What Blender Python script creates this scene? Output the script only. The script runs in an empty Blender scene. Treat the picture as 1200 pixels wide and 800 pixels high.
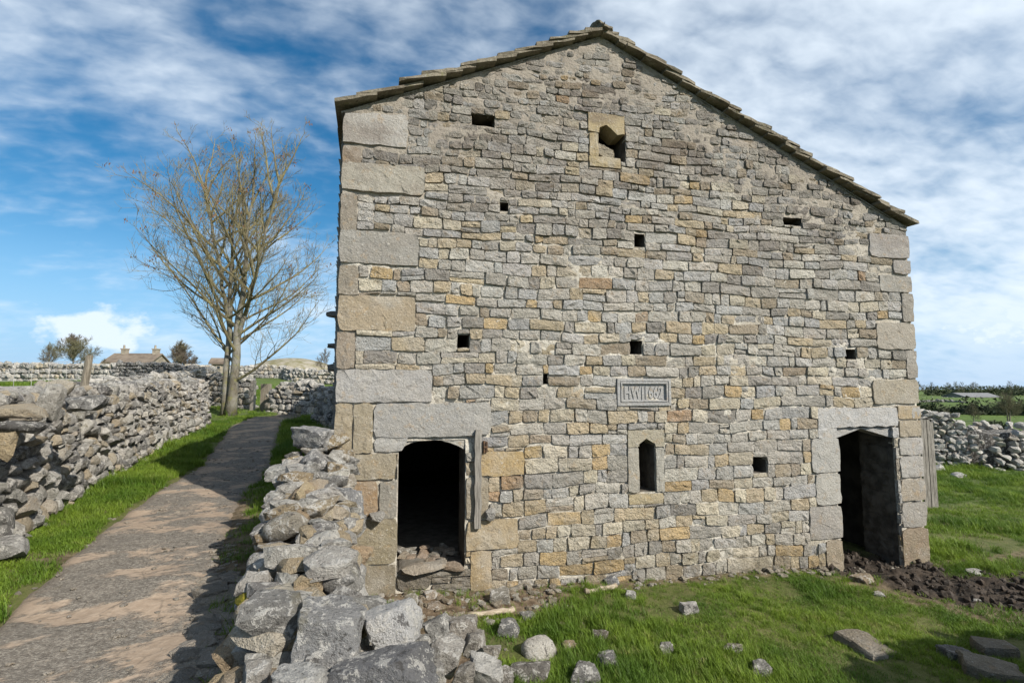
import bpy, bmesh, math, random
import numpy as np
from mathutils import Vector, Matrix, Euler, noise as mnoise

R = math.radians
scn = bpy.context.scene
COL = scn.collection

# ------------------------------------------------------------------ camera
EYE = 2.25
PITCH = R(4.76)
cam_d = bpy.data.cameras.new("camera")
cam_d.sensor_width = 36.0
cam_d.lens = 18.0
cam_d.clip_start = 0.05
cam_d.clip_end = 9000
cam = bpy.data.objects.new("camera", cam_d)
cam.location = (0, 0, EYE)
cam.rotation_euler = (R(90) + PITCH, 0, 0)
COL.objects.link(cam)
scn.camera = cam

# ------------------------------------------------------------------ light
SUN_EL = R(35.5)
SUN_AZ = math.atan2(0.75, -0.66)          # clockwise from +Y
sd = Vector((math.sin(SUN_AZ) * math.cos(SUN_EL), math.cos(SUN_AZ) * math.cos(SUN_EL), math.sin(SUN_EL)))
sun_d = bpy.data.lights.new("sun", 'SUN')
sun_d.energy = 5.0
sun_d.angle = R(0.53)
sun_d.color = (1.0, 0.935, 0.83)
sun = bpy.data.objects.new("sun", sun_d)
sun.rotation_euler = sd.to_track_quat('Z', 'Y').to_euler()
COL.objects.link(sun)

scn.view_settings.view_transform = 'Standard'
scn.view_settings.look = 'None'
scn.view_settings.exposure = 0.44
scn.view_settings.gamma = 1.0


class NT:
    """small helper round a node tree"""
    def __init__(self, tree):
        self.t = tree
        self.n = tree.nodes
        self.l = tree.links

    def add(self, kind, ins=None, **props):
        nd = self.n.new(kind)
        for k, v in props.items():
            setattr(nd, k, v)
        for k, v in (ins or {}).items():
            s = nd.inputs[k]
            if hasattr(v, 'is_output') or isinstance(v, bpy.types.NodeSocket):
                self.l.new(v, s)
            else:
                s.default_value = v
        return nd

    def math(self, op, a, b=0.0, c=0.0, clamp=False):
        nd = self.add('ShaderNodeMath', {0: a, 1: b, 2: c}, operation=op)
        nd.use_clamp = clamp
        return nd.outputs[0]

    def noise(self, vec, scale, detail=4.0, rough=0.55, dist=0.0):
        nd = self.add('ShaderNodeTexNoise', {'Vector': vec, 'Scale': scale, 'Detail': detail, 'Roughness': rough, 'Distortion': dist})
        return nd.outputs['Fac']

    def ramp(self, fac, lo, hi, a=0.0, b=1.0):
        nd = self.add('ShaderNodeMapRange', {0: fac, 1: lo, 2: hi, 3: a, 4: b}, interpolation_type='SMOOTHSTEP')
        return nd.outputs[0]

    def mix(self, fac, a, b, mode='MIX'):
        nd = self.add('ShaderNodeMix', data_type='RGBA', blend_type=mode)
        for i, v in ((0, fac), (6, a), (7, b)):
            s = nd.inputs[i]
            if isinstance(v, bpy.types.NodeSocket):
                self.l.new(v, s)
            else:
                s.default_value = v if i == 0 else (tuple(v) + (1.0,) if len(v) == 3 else v)
        return nd.outputs[2]

    def vmul(self, vec, sc):
        return self.add('ShaderNodeVectorMath', {0: vec, 1: sc}, operation='MULTIPLY').outputs[0]


# ------------------------------------------------------------------ sky
world = bpy.data.worlds.new("World")
scn.world = world
world.use_nodes = True
w = NT(world.node_tree)
w.n.clear()
sky = w.add('ShaderNodeTexSky', sky_type='NISHITA')
sky.sun_disc = False
sky.sun_elevation = SUN_EL
sky.sun_rotation = SUN_AZ
sky.altitude = 300
sky.air_density = 1.0
sky.dust_density = 0.3
sky.ozone_density = 2.5
tc = w.add('ShaderNodeTexCoord').outputs['Generated']
sep = w.add('ShaderNodeSeparateXYZ', {0: tc})
zz = w.math('ADD', w.math('MAXIMUM', sep.outputs[2], 0.0), 0.30)
cu = w.math('DIVIDE', sep.outputs[0], zz)
cv = w.math('DIVIDE', sep.outputs[1], zz)
plane = w.add('ShaderNodeCombineXYZ', {0: cu, 1: cv, 2: 3.7}).outputs[0]
mp = w.add('ShaderNodeMapping', {'Vector': plane, 'Rotation': (0, 0, R(-24)), 'Scale': (1.15, 1.45, 1.0)}).outputs[0]
n_big = w.noise(mp, 0.62, 3, 0.5, 0.2)
n_mid = w.noise(mp, 2.3, 5, 0.52, 0.15)
n_fine = w.noise(w.vmul(mp, (1.0, 1.35, 1.0)), 10.5, 4, 0.5, 0.25)
cl = w.math('ADD', w.math('MULTIPLY', n_big, 0.95), w.math('ADD', w.math('MULTIPLY', n_mid, 0.80), w.math('MULTIPLY', n_fine, 0.36)))
cl = w.math('ADD', cl, w.math('MULTIPLY', sep.outputs[0], 0.27))     # the cloud sheet thickens towards the east
mask = w.ramp(cl, 0.76, 1.34, 0.0, 0.92)
low = w.ramp(sep.outputs[2], 0.0, 0.14, 0.45, 1.0)
mask = w.math('MULTIPLY', mask, low)
hsv = w.add('ShaderNodeHueSaturation', {'Hue': 0.492, 'Saturation': 1.36, 'Value': 1.0, 'Color': sky.outputs[0]}).outputs[0]
hzn = w.ramp(sep.outputs[2], 0.0, 0.30, 0.85, 0.0)
hsv = w.mix(hzn, hsv, (2.9, 5.2, 8.2))
cums = None
for az, el, wd_, ht_ in ((-39.5, 4.6, 4.2, 2.0), (-62, 5.2, 7.0, 2.4), (48, 5.0, 8.0, 2.0), (150, 6.0, 8.0, 3.0), (-140, 5.0, 9.0, 3.0)):
    az, el = R(az), R(el)
    c_ = (math.sin(az) * math.cos(el), math.cos(az) * math.cos(el), math.sin(el))
    df = w.add('ShaderNodeVectorMath', {0: tc, 1: c_}, operation='SUBTRACT').outputs[0]
    ds = w.add('ShaderNodeVectorMath', {0: w.vmul(df, (1 / R(wd_), 1 / R(wd_), 1 / R(ht_)))}, operation='LENGTH').outputs['Value']
    one = w.ramp(w.math('ADD', ds, w.math('MULTIPLY', w.math('SUBTRACT', w.noise(w.vmul(tc, (1, 1, 1.6)), 16, 5, 0.6), 0.5), 2.6)), 1.15, 0.55, 0.0, 0.85)
    cums = one if cums is None else w.math('MAXIMUM', cums, one)
mask = w.math('MAXIMUM', mask, cums)
skyc = w.mix(mask, hsv, (7.9, 8.8, 9.7))
bg = w.add('ShaderNodeBackground', {'Color': skyc, 'Strength': 0.086})
wo = w.add('ShaderNodeOutputWorld')
w.l.new(bg.outputs[0], wo.inputs[0])

# ------------------------------------------------------------------ pixel geometry of the photograph (1200 x 800)
CP, SP = math.cos(PITCH), math.sin(PITCH)


def ray(px, py):
    a, b = (px - 600) / 600.0, (400 - py) / 600.0
    return Vector((a, CP - SP * b, SP + CP * b))


def at_y(px, py, Y):
    r = ray(px, py)
    k = Y / r.y
    return Vector((r.x * k, Y, EYE + r.z * k))


P0 = at_y(395, 450, 5.5)
P0.z = 0.0
U = Vector((0.9744, 0.2250, 0))
M_ = Vector((-0.2250, 0.9744, 0))
BROT = math.atan2(U.y, U.x)


def wall(px, py):
    """pixel -> (s, z) on the plane of the gable"""
    r = ray(px, py)
    c = Vector((0, 0, EYE))
    k = (P0 - c).dot(M_) / r.dot(M_)
    p = c + r * k
    return (p - P0).dot(U), p.z


def wrect(x0, y0, x1, y1):
    a = [wall(x0, y0), wall(x0, y1), wall(x1, y0), wall(x1, y1)]
    return ((a[0][0] + a[1][0]) / 2, (a[1][1] + a[3][1]) / 2, (a[2][0] + a[3][0]) / 2, (a[0][1] + a[2][1]) / 2)   # s0,z0,s1,z1


def bw(s, t, z):
    """barn coordinates -> world"""
    return P0 + U * s + M_ * t + Vector((0, 0, z))


# ------------------------------------------------------------------ terrain
def sstep(a, b, x):
    t = np.clip((x - a) / (b - a), 0, 1)
    return t * t * (3 - 2 * t)


_rs = np.random.RandomState(5)
_lat = _rs.rand(256, 256)


def vnoise(x, y):
    """value noise on arrays"""
    xi, yi = np.floor(x).astype(int), np.floor(y).astype(int)
    fx, fy = x - xi, y - yi
    fx, fy = fx * fx * (3 - 2 * fx), fy * fy * (3 - 2 * fy)
    g = lambda i, j: _lat[i & 255, j & 255]
    return (g(xi, yi) * (1 - fx) + g(xi + 1, yi) * fx) * (1 - fy) + (g(xi, yi + 1) * (1 - fx) + g(xi + 1, yi + 1) * fx) * fy


def fbm(x, y, o=4):
    s, a, f = 0, 0.5, 1.0
    for i in range(o):
        s = s + a * vnoise(x * f + 17.3 * i, y * f + 9.1 * i)
        a *= 0.5
        f *= 2.03
    return s


LANE = [(-1.85, -3), (-2.2, 0.6), (-2.5, 2.84), (-3.24, 4.5), (-4.34, 7), (-5.25, 9.9), (-6.85, 13.5), (-8.15, 16.6), (-8.3, 18.3), (-6.9, 19.8), (-4.2, 20.6)]
LANE_W = [0.88, 0.84, 0.78, 0.74, 0.72, 0.72, 0.76, 0.82, 0.9, 0.95, 0.95]
LWALL = [(-4.15, 2.4), (-4.85, 4.6), (-5.65, 6.3), (-6.45, 8.1), (-7.35, 10.2), (-8.35, 12.6), (-9.0, 14.9), (-9.5, 15.7), (-10.8, 16.2)]


def resample(pts, step):
    pts = np.array(pts, float)
    # smooth with Catmull-Rom
    P = np.vstack([2 * pts[0] - pts[1], pts, 2 * pts[-1] - pts[-2]])
    out = []
    for i in range(1, len(P) - 2):
        for k in range(12):
            t = k / 12
            a, b, c, d = P[i - 1], P[i], P[i + 1], P[i + 2]
            out.append(0.5 * (2 * b + (c - a) * t + (2 * a - 5 * b + 4 * c - d) * t * t + (3 * b - a - 3 * c + d) * t ** 3))
    out.append(P[-2])
    out = np.array(out)
    L = np.concatenate([[0], np.cumsum(np.linalg.norm(np.diff(out[:, :2], axis=0), axis=1))])
    q = np.arange(0, L[-1], step)
    return np.stack([np.interp(q, L, out[:, k]) for k in range(out.shape[1])], 1)


def seg_dist(x, y, pts):
    """distance to a polyline and signed side (positive on the left of its direction)"""
    best = np.full(np.shape(x), 1e9)
    side = np.zeros(np.shape(x))
    for (ax, ay), (bx, by) in zip(pts[:-1], pts[1:]):
        dx, dy = bx - ax, by - ay
        t = np.clip(((x - ax) * dx + (y - ay) * dy) / (dx * dx + dy * dy), 0, 1)
        qx, qy = x - ax - t * dx, y - ay - t * dy
        d = np.hypot(qx, qy)
        sg = np.sign(dx * (y - ay) - dy * (x - ax))
        m = d < best
        best = np.where(m, d, best)
        side = np.where(m, sg, side)
    return best, side


def H0(x, y):
    x, y = np.asarray(x, float), np.asarray(y, float)
    hl = np.interp(y, [-400, -50, 4, 10, 14, 20, 40, 80, 130, 400, 3000], [-3, .3, .6, .72, .85, 1.2, 2.4, 4.5, 5.0, -2, -40])
    d, sd_ = seg_dist(x, y, [(-4.0, 0), (-4.85, 4.6), (-6.45, 8.1), (-8.35, 12.6), (-10, 17), (-14, 40)])
    left = np.where(sd_ > 0, d, 0)
    hl = hl + 0.42 * sstep(0.1, 5, left) * (1 - sstep(30, 60, y))
    hr = np.interp(y, [-400, -30, 2, 10, 16, 30, 60, 120, 200, 400, 3000], [-2, -.3, .0, -.03, -.12, .1, -.35, -1.2, -1.9, -3, -40])
    hr = hr - 0.026 * np.clip(x, -1, 9)
    xd = np.interp(y, [0, 1.8, 5.4, 9, 14.5, 25, 40, 100], [-.5, -.8, -1.95, -3.15, -5.0, -2, 4, 20])
    ww = np.interp(y, [0, 1.8, 5.4, 9, 14.5, 25, 40, 100, 400], [.5, .5, .4, .4, .6, 8, 16, 40, 120])
    f = sstep(-1, 1, (x - xd) / ww)
    return hl * (1 - f) + hr * f


def mud_mask(x, y):
    nz = (fbm(x * 1.9, y * 1.9, 4) - 0.47) * 0.95
    d1, _ = seg_dist(x, y, [(4.75, 7.0), (5.3, 6.35), (6.2, 6.0), (9.0, 5.7)])
    m1 = 1 - sstep(0.56, 0.92, d1 + nz * 1.2)
    return m1


def bare_mask(x, y):
    nz = (fbm(x * 2.3 + 40, y * 2.3, 4) - 0.47) * 0.9
    d2, _ = seg_dist(x, y, [(-1.25, 5.35), (-0.75, 5.35), (0.15, 5.5)])
    m2 = 1 - sstep(0.22, 0.55, d2 + nz)
    d3, _ = seg_dist(x, y, [(2.7, 3.45), (3.6, 3.4)])
    m3 = (1 - sstep(0.05, 0.3, d3 + nz)) * 0.8
    d4, _ = seg_dist(x, y, [(-0.45, 3.2), (-0.9, 4.7)])
    m4 = 1 - sstep(0.2, 0.5, d4 + nz)
    d6, _ = seg_dist(x, y, [(4.4, 6.6), (5.3, 5.95), (6.2, 5.7), (9.0, 5.3)])
    m6 = (1 - sstep(0.45, 0.95, d6 + nz * 1.3)) * .85
    ldv, lsd = seg_dist(x, y, LANE)
    hwv = np.interp(y, [p[1] for p in LANE[:9]], LANE_W[:9])
    m7 = np.where((lsd < 0) & (y < 8), (1 - sstep(0.12, 0.42, ldv - hwv + nz * .5)) * .9, 0)
    # thin dry line along the wall foot
    ls = (x - P0.x) * M_.x + (y - P0.y) * M_.y
    m5 = (1 - sstep(0.05, 0.22, np.abs(ls + 0.04) + nz * 0.35)) * 0.85
    return np.maximum.reduce([m2, m3, m4, m5, m6, m7])


def lane_d(x, y):
    d, _ = seg_dist(x, y, LANE)
    hw = np.interp(y, [p[1] for p in LANE[:9]], LANE_W[:9])
    return d - hw


def H(x, y):
    x, y = np.asarray(x, float), np.asarray(y, float)
    z = H0(x, y)
    near = 1 - sstep(20, 45, np.hypot(x, y))
    z = z + near * (fbm(x * 0.9, y * 0.9, 4) - 0.47) * 0.10
    z = z + (fbm(x * 0.05 + 3, y * 0.05, 3) - 0.43) * 1.2 * sstep(25, 70, y) * (1 - sstep(250, 600, y))
    m = mud_mask(x, y)
    z = z + m * ((fbm(x * 7, y * 7, 3) - 0.45) * 0.26 - 0.03)
    b = bare_mask(x, y)
    z = z + b * (fbm(x * 9 + 5, y * 9, 3) - 0.45) * 0.05
    ld = lane_d(x, y)
    z = z - 0.05 * (1 - sstep(-0.25, 0.05, ld))
    bank = sstep(0.05, 0.6, ld) * (1 - sstep(0.6, 1.3, ld)) * (x < -3)
    return z + 0.05 * bank


def hz(x, y):
    return float(H(np.array([x]), np.array([y]))[0])


def ground_at(px, py):
    """point of the ground seen at a pixel"""
    r = ray(px, py)
    lo, hi = 0.5, 400.0
    ks = np.geomspace(1.2, 400, 1500)
    zs = EYE + r.z * ks - H0(r.x * ks, r.y * ks)
    i = int(np.argmax(zs < 0))
    k = ks[i]
    return Vector((r.x * k, r.y * k, hz(r.x * k, r.y * k)))


# ------------------------------------------------------------------ object helpers
def mesh(name, verts, faces, mat=None, smooth=False, col=None, angle=None):
    me = bpy.data.meshes.new(name)
    v = np.asarray(verts, dtype=np.float32)
    me.from_pydata(v.tolist() if len(v) < 1 else v, [], faces)
    if mat:
        me.materials.append(mat)
    if smooth:
        me.polygons.foreach_set('use_smooth', [True] * len(me.polygons))
        if angle:
            me.set_sharp_from_angle(angle=angle)
    if col is not None:
        a = me.color_attributes.new('tint', 'FLOAT_COLOR', 'POINT')
        c = np.ones((len(v), 4), np.float32)
        c[:, :3] = col
        a.data.foreach_set('color', c.ravel())
    me.update()
    return me


def obj(name, me, parent=None, label=None, cat=None, group=None, kind=None, loc=None):
    o = bpy.data.objects.new(name, me)
    COL.objects.link(o)
    if parent is not None:
        o.parent = parent
    if loc is not None:
        o.location = loc
    tag(o, label, cat, group, kind)
    return o


def tag(o, label=None, cat=None, group=None, kind=None):
    for k, v in (('label', label), ('category', cat), ('group', group), ('kind', kind)):
        if v:
            o[k] = v
    return o


def empty(name, loc, rz=0.0, label=None, cat=None, group=None):
    o = bpy.data.objects.new(name, None)
    o.empty_display_size = 0.2
    o.location = loc
    o.rotation_euler = (0, 0, rz)
    COL.objects.link(o)
    return tag(o, label, cat, group)


class MB:
    """collects verts / faces / tints into one mesh"""
    def __init__(self):
        self.v, self.f, self.c, self.n = [], [], [], 0

    def add(self, v, f, c=(1, 1, 1)):
        v = np.asarray(v, float)
        self.v.append(v)
        self.f += [tuple(i + self.n for i in q) for q in f]
        self.c.append(np.tile(np.asarray(c, float), (len(v), 1)))
        self.n += len(v)

    def box(self, a, b, c=(1, 1, 1)):
        (x0, y0, z0), (x1, y1, z1) = a, b
        v = [(x0, y0, z0), (x1, y0, z0), (x1, y1, z0), (x0, y1, z0), (x0, y0, z1), (x1, y0, z1), (x1, y1, z1), (x0, y1, z1)]
        self.add(v, [(3, 2, 1, 0), (4, 5, 6, 7), (0, 1, 5, 4), (1, 2, 6, 5), (2, 3, 7, 6), (3, 0, 4, 7)], c)

    def tube(self, pts, rads, n=5, c=(1, 1, 1)):
        pts = [Vector(p) for p in pts]
        vs, fs = [], []
        ref = Vector((0.31, 0.17, 0.93))
        for i, p in enumerate(pts):
            d = (pts[min(i + 1, len(pts) - 1)] - pts[max(i - 1, 0)]).normalized()
            a = d.cross(ref)
            if a.length < 1e-3:
                a = d.cross(Vector((1, 0, 0)))
            a.normalize()
            b = d.cross(a)
            for k in range(n):
                t = 2 * math.pi * k / n
                vs.append(p + (a * math.cos(t) + b * math.sin(t)) * rads[i])
        for i in range(len(pts) - 1):
            for k in range(n):
                k2 = (k + 1) % n
                fs.append((i * n + k, i * n + k2, (i + 1) * n + k2, (i + 1) * n + k))
        fs.append(tuple(range(n))[::-1])
        fs.append(tuple(range((len(pts) - 1) * n, len(pts) * n)))
        self.add(vs, fs, c)

    def mesh(self, name, mat, smooth=False, angle=None):
        return mesh(name, np.vstack(self.v), self.f, mat, smooth, np.vstack(self.c), angle)


# ------------------------------------------------------------------ materials
def new_mat(name):
    m = bpy.data.materials.new(name)
    m.use_nodes = True
    t = NT(m.node_tree)
    t.n.clear()
    out = t.add('ShaderNodeOutputMaterial')
    b = t.add('ShaderNodeBsdfPrincipled')
    b.inputs['Specular IOR Level'].default_value = 0.25
    b.inputs['Roughness'].default_value = 0.9
    t.l.new(b.outputs[0], out.inputs[0])
    return m, t, b


def bump(t, b, h, strength=0.5, dist=0.02):
    nd = t.add('ShaderNodeBump', {'Strength': strength, 'Distance': dist, 'Height': h})
    t.l.new(nd.outputs[0], b.inputs['Normal'])


def pos(t):
    return t.add('ShaderNodeNewGeometry').outputs['Position']


def tint_of(t, src):
    if src == 'object':
        return t.add('ShaderNodeObjectInfo').outputs['Color']
    return t.add('ShaderNodeAttribute', attribute_name='tint').outputs['Color']


def make_sandstone(name, bstr=0.9, speck=1.0, src='attr'):
    """squared gritstone: colour of its own per stone, iron staining, grey lichen"""
    m, t, b = new_mat(name)
    p = pos(t)
    c = tint_of(t, src)
    n1 = t.noise(p, 7, 5, 0.6)
    n2 = t.noise(p, 38, 5, 0.65)
    n3 = t.noise(p, 140, 3, 0.6)
    c = t.mix(t.ramp(n1, 0.35, 0.65, 0, 0.45), c, t.mix(0.6, c, (0.33, 0.30, 0.25)))
    c = t.mix(t.ramp(t.noise(p, 11, 4, 0.6, 0.4), 0.56, 0.70, 0, 0.34), c, (0.38, 0.255, 0.125))
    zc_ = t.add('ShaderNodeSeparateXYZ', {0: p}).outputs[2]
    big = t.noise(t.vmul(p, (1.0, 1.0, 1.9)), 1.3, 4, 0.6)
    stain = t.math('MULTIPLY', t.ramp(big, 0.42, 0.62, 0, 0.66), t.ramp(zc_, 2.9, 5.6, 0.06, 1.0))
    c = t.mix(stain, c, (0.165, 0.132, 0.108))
    c = t.mix(t.math('MULTIPLY', t.ramp(zc_, 0.45, 0.0, 0.0, 0.45), t.ramp(n1, 0.35, 0.6)), c, (0.17, 0.14, 0.085))
    c = t.mix(t.ramp(t.noise(p, 4.3, 5, 0.65), 0.58, 0.70, 0, 0.45 if bstr < .8 else 0.22), c, (0.165, 0.152, 0.135))
    c = t.mix(t.ramp(t.noise(p, 2.1, 4, 0.6), 0.5, 0.66, 0, 0.35), c, (0.44, 0.425, 0.39))
    c = t.mix(t.ramp(n2, 0.58, 0.70, 0, 0.65 * speck), c, (0.54, 0.52, 0.48))
    c = t.mix(t.ramp(n2, 0.42, 0.29, 0, 0.65), c, (0.08, 0.07, 0.06))
    c = t.mix(t.ramp(n3, 0.35, 0.7, 0.0, 1.0), t.mix(1.0, c, (0.72, 0.71, 0.70), 'MULTIPLY'), c)
    t.l.new(c, b.inputs['Base Color'])
    h = t.math('ADD', t.math('MULTIPLY', n1, 1.2), t.math('ADD', t.math('MULTIPLY', n2, 1.0), t.math('MULTIPLY', n3, 0.35)))
    bump(t, b, h, bstr, 0.05)
    return m


def make_limestone(name, src):
    m, t, b = new_mat(name)
    p = pos(t)
    c = tint_of(t, src)
    n1 = t.noise(p, 5.0, 5, 0.62)
    n2 = t.noise(p, 16, 7, 0.70)
    n3 = t.noise(p, 70, 5, 0.70)
    n4 = t.noise(p, 240, 3, 0.6)
    c = t.mix(t.ramp(n1, 0.48, 0.60, 0, 0.45), c, t.mix(1.0, c, (0.52, 0.51, 0.50), 'MULTIPLY'))
    c = t.mix(t.ramp(t.math('ADD', n2, t.math('MULTIPLY', t.math('SUBTRACT', n3, 0.5), 0.4)), 0.53, 0.585, 0, 0.80), c, (0.64, 0.62, 0.58))
    c = t.mix(t.ramp(t.math('ADD', n2, t.math('MULTIPLY', t.math('SUBTRACT', n3, 0.5), 0.4)), 0.43, 0.36, 0, 0.75), c, (0.075, 0.070, 0.066))
    c = t.mix(t.ramp(n3, 0.58, 0.68, 0, 0.45), c, (0.48, 0.47, 0.44))
    c = t.mix(t.ramp(n3, 0.42, 0.33, 0, 0.50), c, (0.07, 0.066, 0.062))
    c = t.mix(t.ramp(t.noise(p, 3.2, 5, 0.7), 0.60, 0.70, 0, 0.40), c, (0.20, 0.175, 0.085))
    c = t.mix(t.ramp(n4, 0.3, 0.7), t.mix(1.0, c, (0.78, 0.77, 0.76), 'MULTIPLY'), c)
    t.l.new(c, b.inputs['Base Color'])
    h = t.math('ADD', t.math('MULTIPLY', n2, 1.4), t.math('ADD', t.math('MULTIPLY', n3, 0.7), t.math('MULTIPLY', n4, 0.22)))
    bump(t, b, h, 1.0, 0.045)
    return m


M_STONE = make_sandstone("gritstone", 1.0)
M_QUOIN = make_sandstone("dressed_gritstone", 0.5, 1.0)
M_GRIT_O = make_sandstone("loose_gritstone", 0.9, 0.8, "object")
M_LIME_O = make_limestone("limestone", 'object')
M_LIME_A = make_limestone("limestone_joined", 'attr')

M_MORTAR, t, b = new_mat("lime_mortar")
p = pos(t)
n1, n2, n3 = t.noise(p, 3.0, 5, 0.6), t.noise(p, 24, 5, 0.65), t.noise(p, 110, 3, 0.6)
c = t.mix(t.ramp(n1, 0.35, 0.65), (0.38, 0.345, 0.285), (0.53, 0.50, 0.44))
c = t.mix(t.ramp(n2, 0.46, 0.34, 0, 0.8), c, (0.16, 0.140, 0.115))
c = t.mix(t.ramp(n2, 0.58, 0.70, 0, 0.6), c, (0.52, 0.50, 0.45))
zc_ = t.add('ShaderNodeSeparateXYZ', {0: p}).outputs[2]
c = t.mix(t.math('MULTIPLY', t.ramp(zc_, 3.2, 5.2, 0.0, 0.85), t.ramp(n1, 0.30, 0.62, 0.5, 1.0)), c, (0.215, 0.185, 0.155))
t.l.new(c, b.inputs['Base Color'])
bump(t, b, t.math('ADD', n2, t.math('MULTIPLY', n3, 0.4)), 0.9, 0.03)

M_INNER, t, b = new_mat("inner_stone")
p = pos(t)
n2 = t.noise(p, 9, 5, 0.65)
c = t.mix(t.ramp(n2, 0.35, 0.65), (0.085, 0.075, 0.062), (0.15, 0.135, 0.115))  # stone coloured darker to carry part of the barn's inside shade
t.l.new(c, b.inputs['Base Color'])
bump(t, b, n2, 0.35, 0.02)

M_SLATE, t, b = new_mat("stone_slate")
p = pos(t)
n1, n2, n3 = t.noise(p, 3.5, 5, 0.6), t.noise(p, 22, 5, 0.65), t.noise(p, 90, 3, 0.6)
c = t.mix(t.ramp(n1, 0.35, 0.65), (0.135, 0.115, 0.085), (0.215, 0.19, 0.145))
c = t.mix(t.ramp(n2, 0.56, 0.68, 0, 0.6), c, (0.33, 0.32, 0.27))
c = t.mix(t.ramp(n2, 0.45, 0.30, 0, 0.7), c, (0.045, 0.040, 0.032))
c = t.mix(t.ramp(t.noise(p, 9, 4, 0.6), 0.6, 0.72, 0, 0.5), c, (0.16, 0.16, 0.06))
t.l.new(c, b.inputs['Base Color'])
bump(t, b, t.math('ADD', n2, t.math('MULTIPLY', n3, 0.4)), 0.8, 0.025)


def make_wood(name, a, bcol, along):
    m, t, b = new_mat(name)
    p = t.add('ShaderNodeTexCoord').outputs['Object']
    q = t.vmul(p, along)
    n1, n2 = t.noise(q, 9, 6, 0.65, 0.4), t.noise(q, 40, 4, 0.6)
    c = t.mix(t.ramp(n1, 0.32, 0.66), a, bcol)
    c = t.mix(t.ramp(n2, 0.45, 0.3, 0, 0.7), c, tuple(x * 0.35 for x in a))
    t.l.new(c, b.inputs['Base Color'])
    bump(t, b, t.math('ADD', n1, n2), 0.6, 0.01)
    return m


M_WOOD = make_wood("weathered_wood", (0.13, 0.120, 0.105), (0.29, 0.27, 0.24), (6, 6, 0.5))
M_POST = make_wood("old_post_wood", (0.12, 0.105, 0.08), (0.25, 0.22, 0.175), (6, 6, 0.5))
M_LOG = make_wood("bleached_branch", (0.22, 0.17, 0.12), (0.42, 0.36, 0.28), (0.6, 5, 5))

M_BARK, t, b = new_mat("bark")
p = pos(t)
n1, n2 = t.noise(p, 2.2, 5, 0.6), t.noise(t.vmul(p, (3, 3, 0.7)), 11, 5, 0.6)
c = t.mix(t.ramp(n1, 0.35, 0.65), (0.12, 0.105, 0.075), (0.215, 0.205, 0.175))
c = t.mix(t.ramp(n2, 0.45, 0.3, 0, 0.7), c, (0.06, 0.055, 0.04))
c = t.mix(t.ramp(t.noise(p, 6, 3, 0.5), 0.52, 0.68, 0, 0.6), c, (0.17, 0.165, 0.055))
t.l.new(c, b.inputs['Base Color'])
bump(t, b, n2, 0.7, 0.03)

M_TWIG, t, b = new_mat("twigs")
p = pos(t)
c = t.mix(t.ramp(t.noise(p, 1.6, 4, 0.6), 0.35, 0.65), (0.130, 0.110, 0.068), (0.215, 0.190, 0.098))
t.l.new(c, b.inputs['Base Color'])

M_KEYS, t, b = new_mat("seed_keys")
b.inputs['Base Color'].default_value = (0.15, 0.085, 0.05, 1)

M_DISTWIG, t, b = new_mat("distant_twigs")
p = pos(t)
c = t.mix(t.ramp(t.noise(p, 0.25, 4, 0.6), 0.38, 0.62), (0.105, 0.085, 0.065), (0.135, 0.13, 0.075))
t.l.new(c, b.inputs['Base Color'])
M_EVER, t, b = new_mat("evergreen")
p = pos(t)
c = t.mix(t.ramp(t.noise(p, 0.4, 4, 0.6), 0.38, 0.62), (0.030, 0.040, 0.022), (0.060, 0.075, 0.035))
t.l.new(c, b.inputs['Base Color'])

# grass blades
M_BLADE, t, b = new_mat("grass_blade")
rnd = t.add('ShaderNodeObjectInfo').outputs['Random']
p = pos(t)
n1 = t.noise(p, 0.9, 4, 0.6)
n2 = t.noise(p, 7.0, 3, 0.6)
tip = t.add('ShaderNodeAttribute', attribute_name='tint').outputs['Color']
c = t.mix(t.ramp(n1, 0.35, 0.65), (0.080, 0.155, 0.013), (0.200, 0.285, 0.030))
c = t.mix(t.ramp(rnd, 0.0, 1.0, 0.0, 0.40), c, (0.085, 0.150, 0.028))
c = t.mix(t.ramp(n2, 0.58, 0.74, 0, 0.6), c, (0.32, 0.285, 0.11))
c = t.mix(1.0, c, tip, 'MULTIPLY')
t.l.new(c, b.inputs['Base Color'])
b.inputs['Roughness'].default_value = 0.55
try:
    b.inputs['Subsurface Weight'].default_value = 0.0
except KeyError:
    pass
tr = t.add('ShaderNodeBsdfTranslucent')
t.l.new(c, tr.inputs['Color'])
mx = t.add('ShaderNodeMixShader', {0: 0.35})
t.l.new(b.outputs[0], mx.inputs[1])
t.l.new(tr.outputs[0], mx.inputs[2])
t.l.new(mx.outputs[0], [n for n in t.n if n.type == 'OUTPUT_MATERIAL'][0].inputs[0])

# ground
M_GROUND, t, b = new_mat("pasture")
p = pos(t)
msk = t.add('ShaderNodeAttribute', attribute_name='tint').outputs['Color']
sp = t.add('ShaderNodeSeparateColor', {0: msk})
n0, n1, n2, n3 = t.noise(p, 0.06, 4, 0.55), t.noise(p, 0.9, 5, 0.6), t.noise(p, 9, 6, 0.65), t.noise(p, 60, 4, 0.65)
g = t.mix(t.ramp(n1, 0.35, 0.65), (0.095, 0.160, 0.020), (0.165, 0.220, 0.038))
g = t.mix(t.ramp(n0, 0.4, 0.62, 0, 0.6), g, (0.135, 0.150, 0.045))
g = t.mix(t.ramp(n2, 0.5, 0.7, 0, 0.5), g, (0.17, 0.145, 0.07))
soil = t.mix(t.ramp(n2, 0.35, 0.65), (0.085, 0.058, 0.036), (0.20, 0.15, 0.10))
mud = t.mix(t.ramp(n2, 0.35, 0.65), (0.020, 0.015, 0.011), (0.066, 0.050, 0.037))
far = sp.outputs[2]
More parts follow.
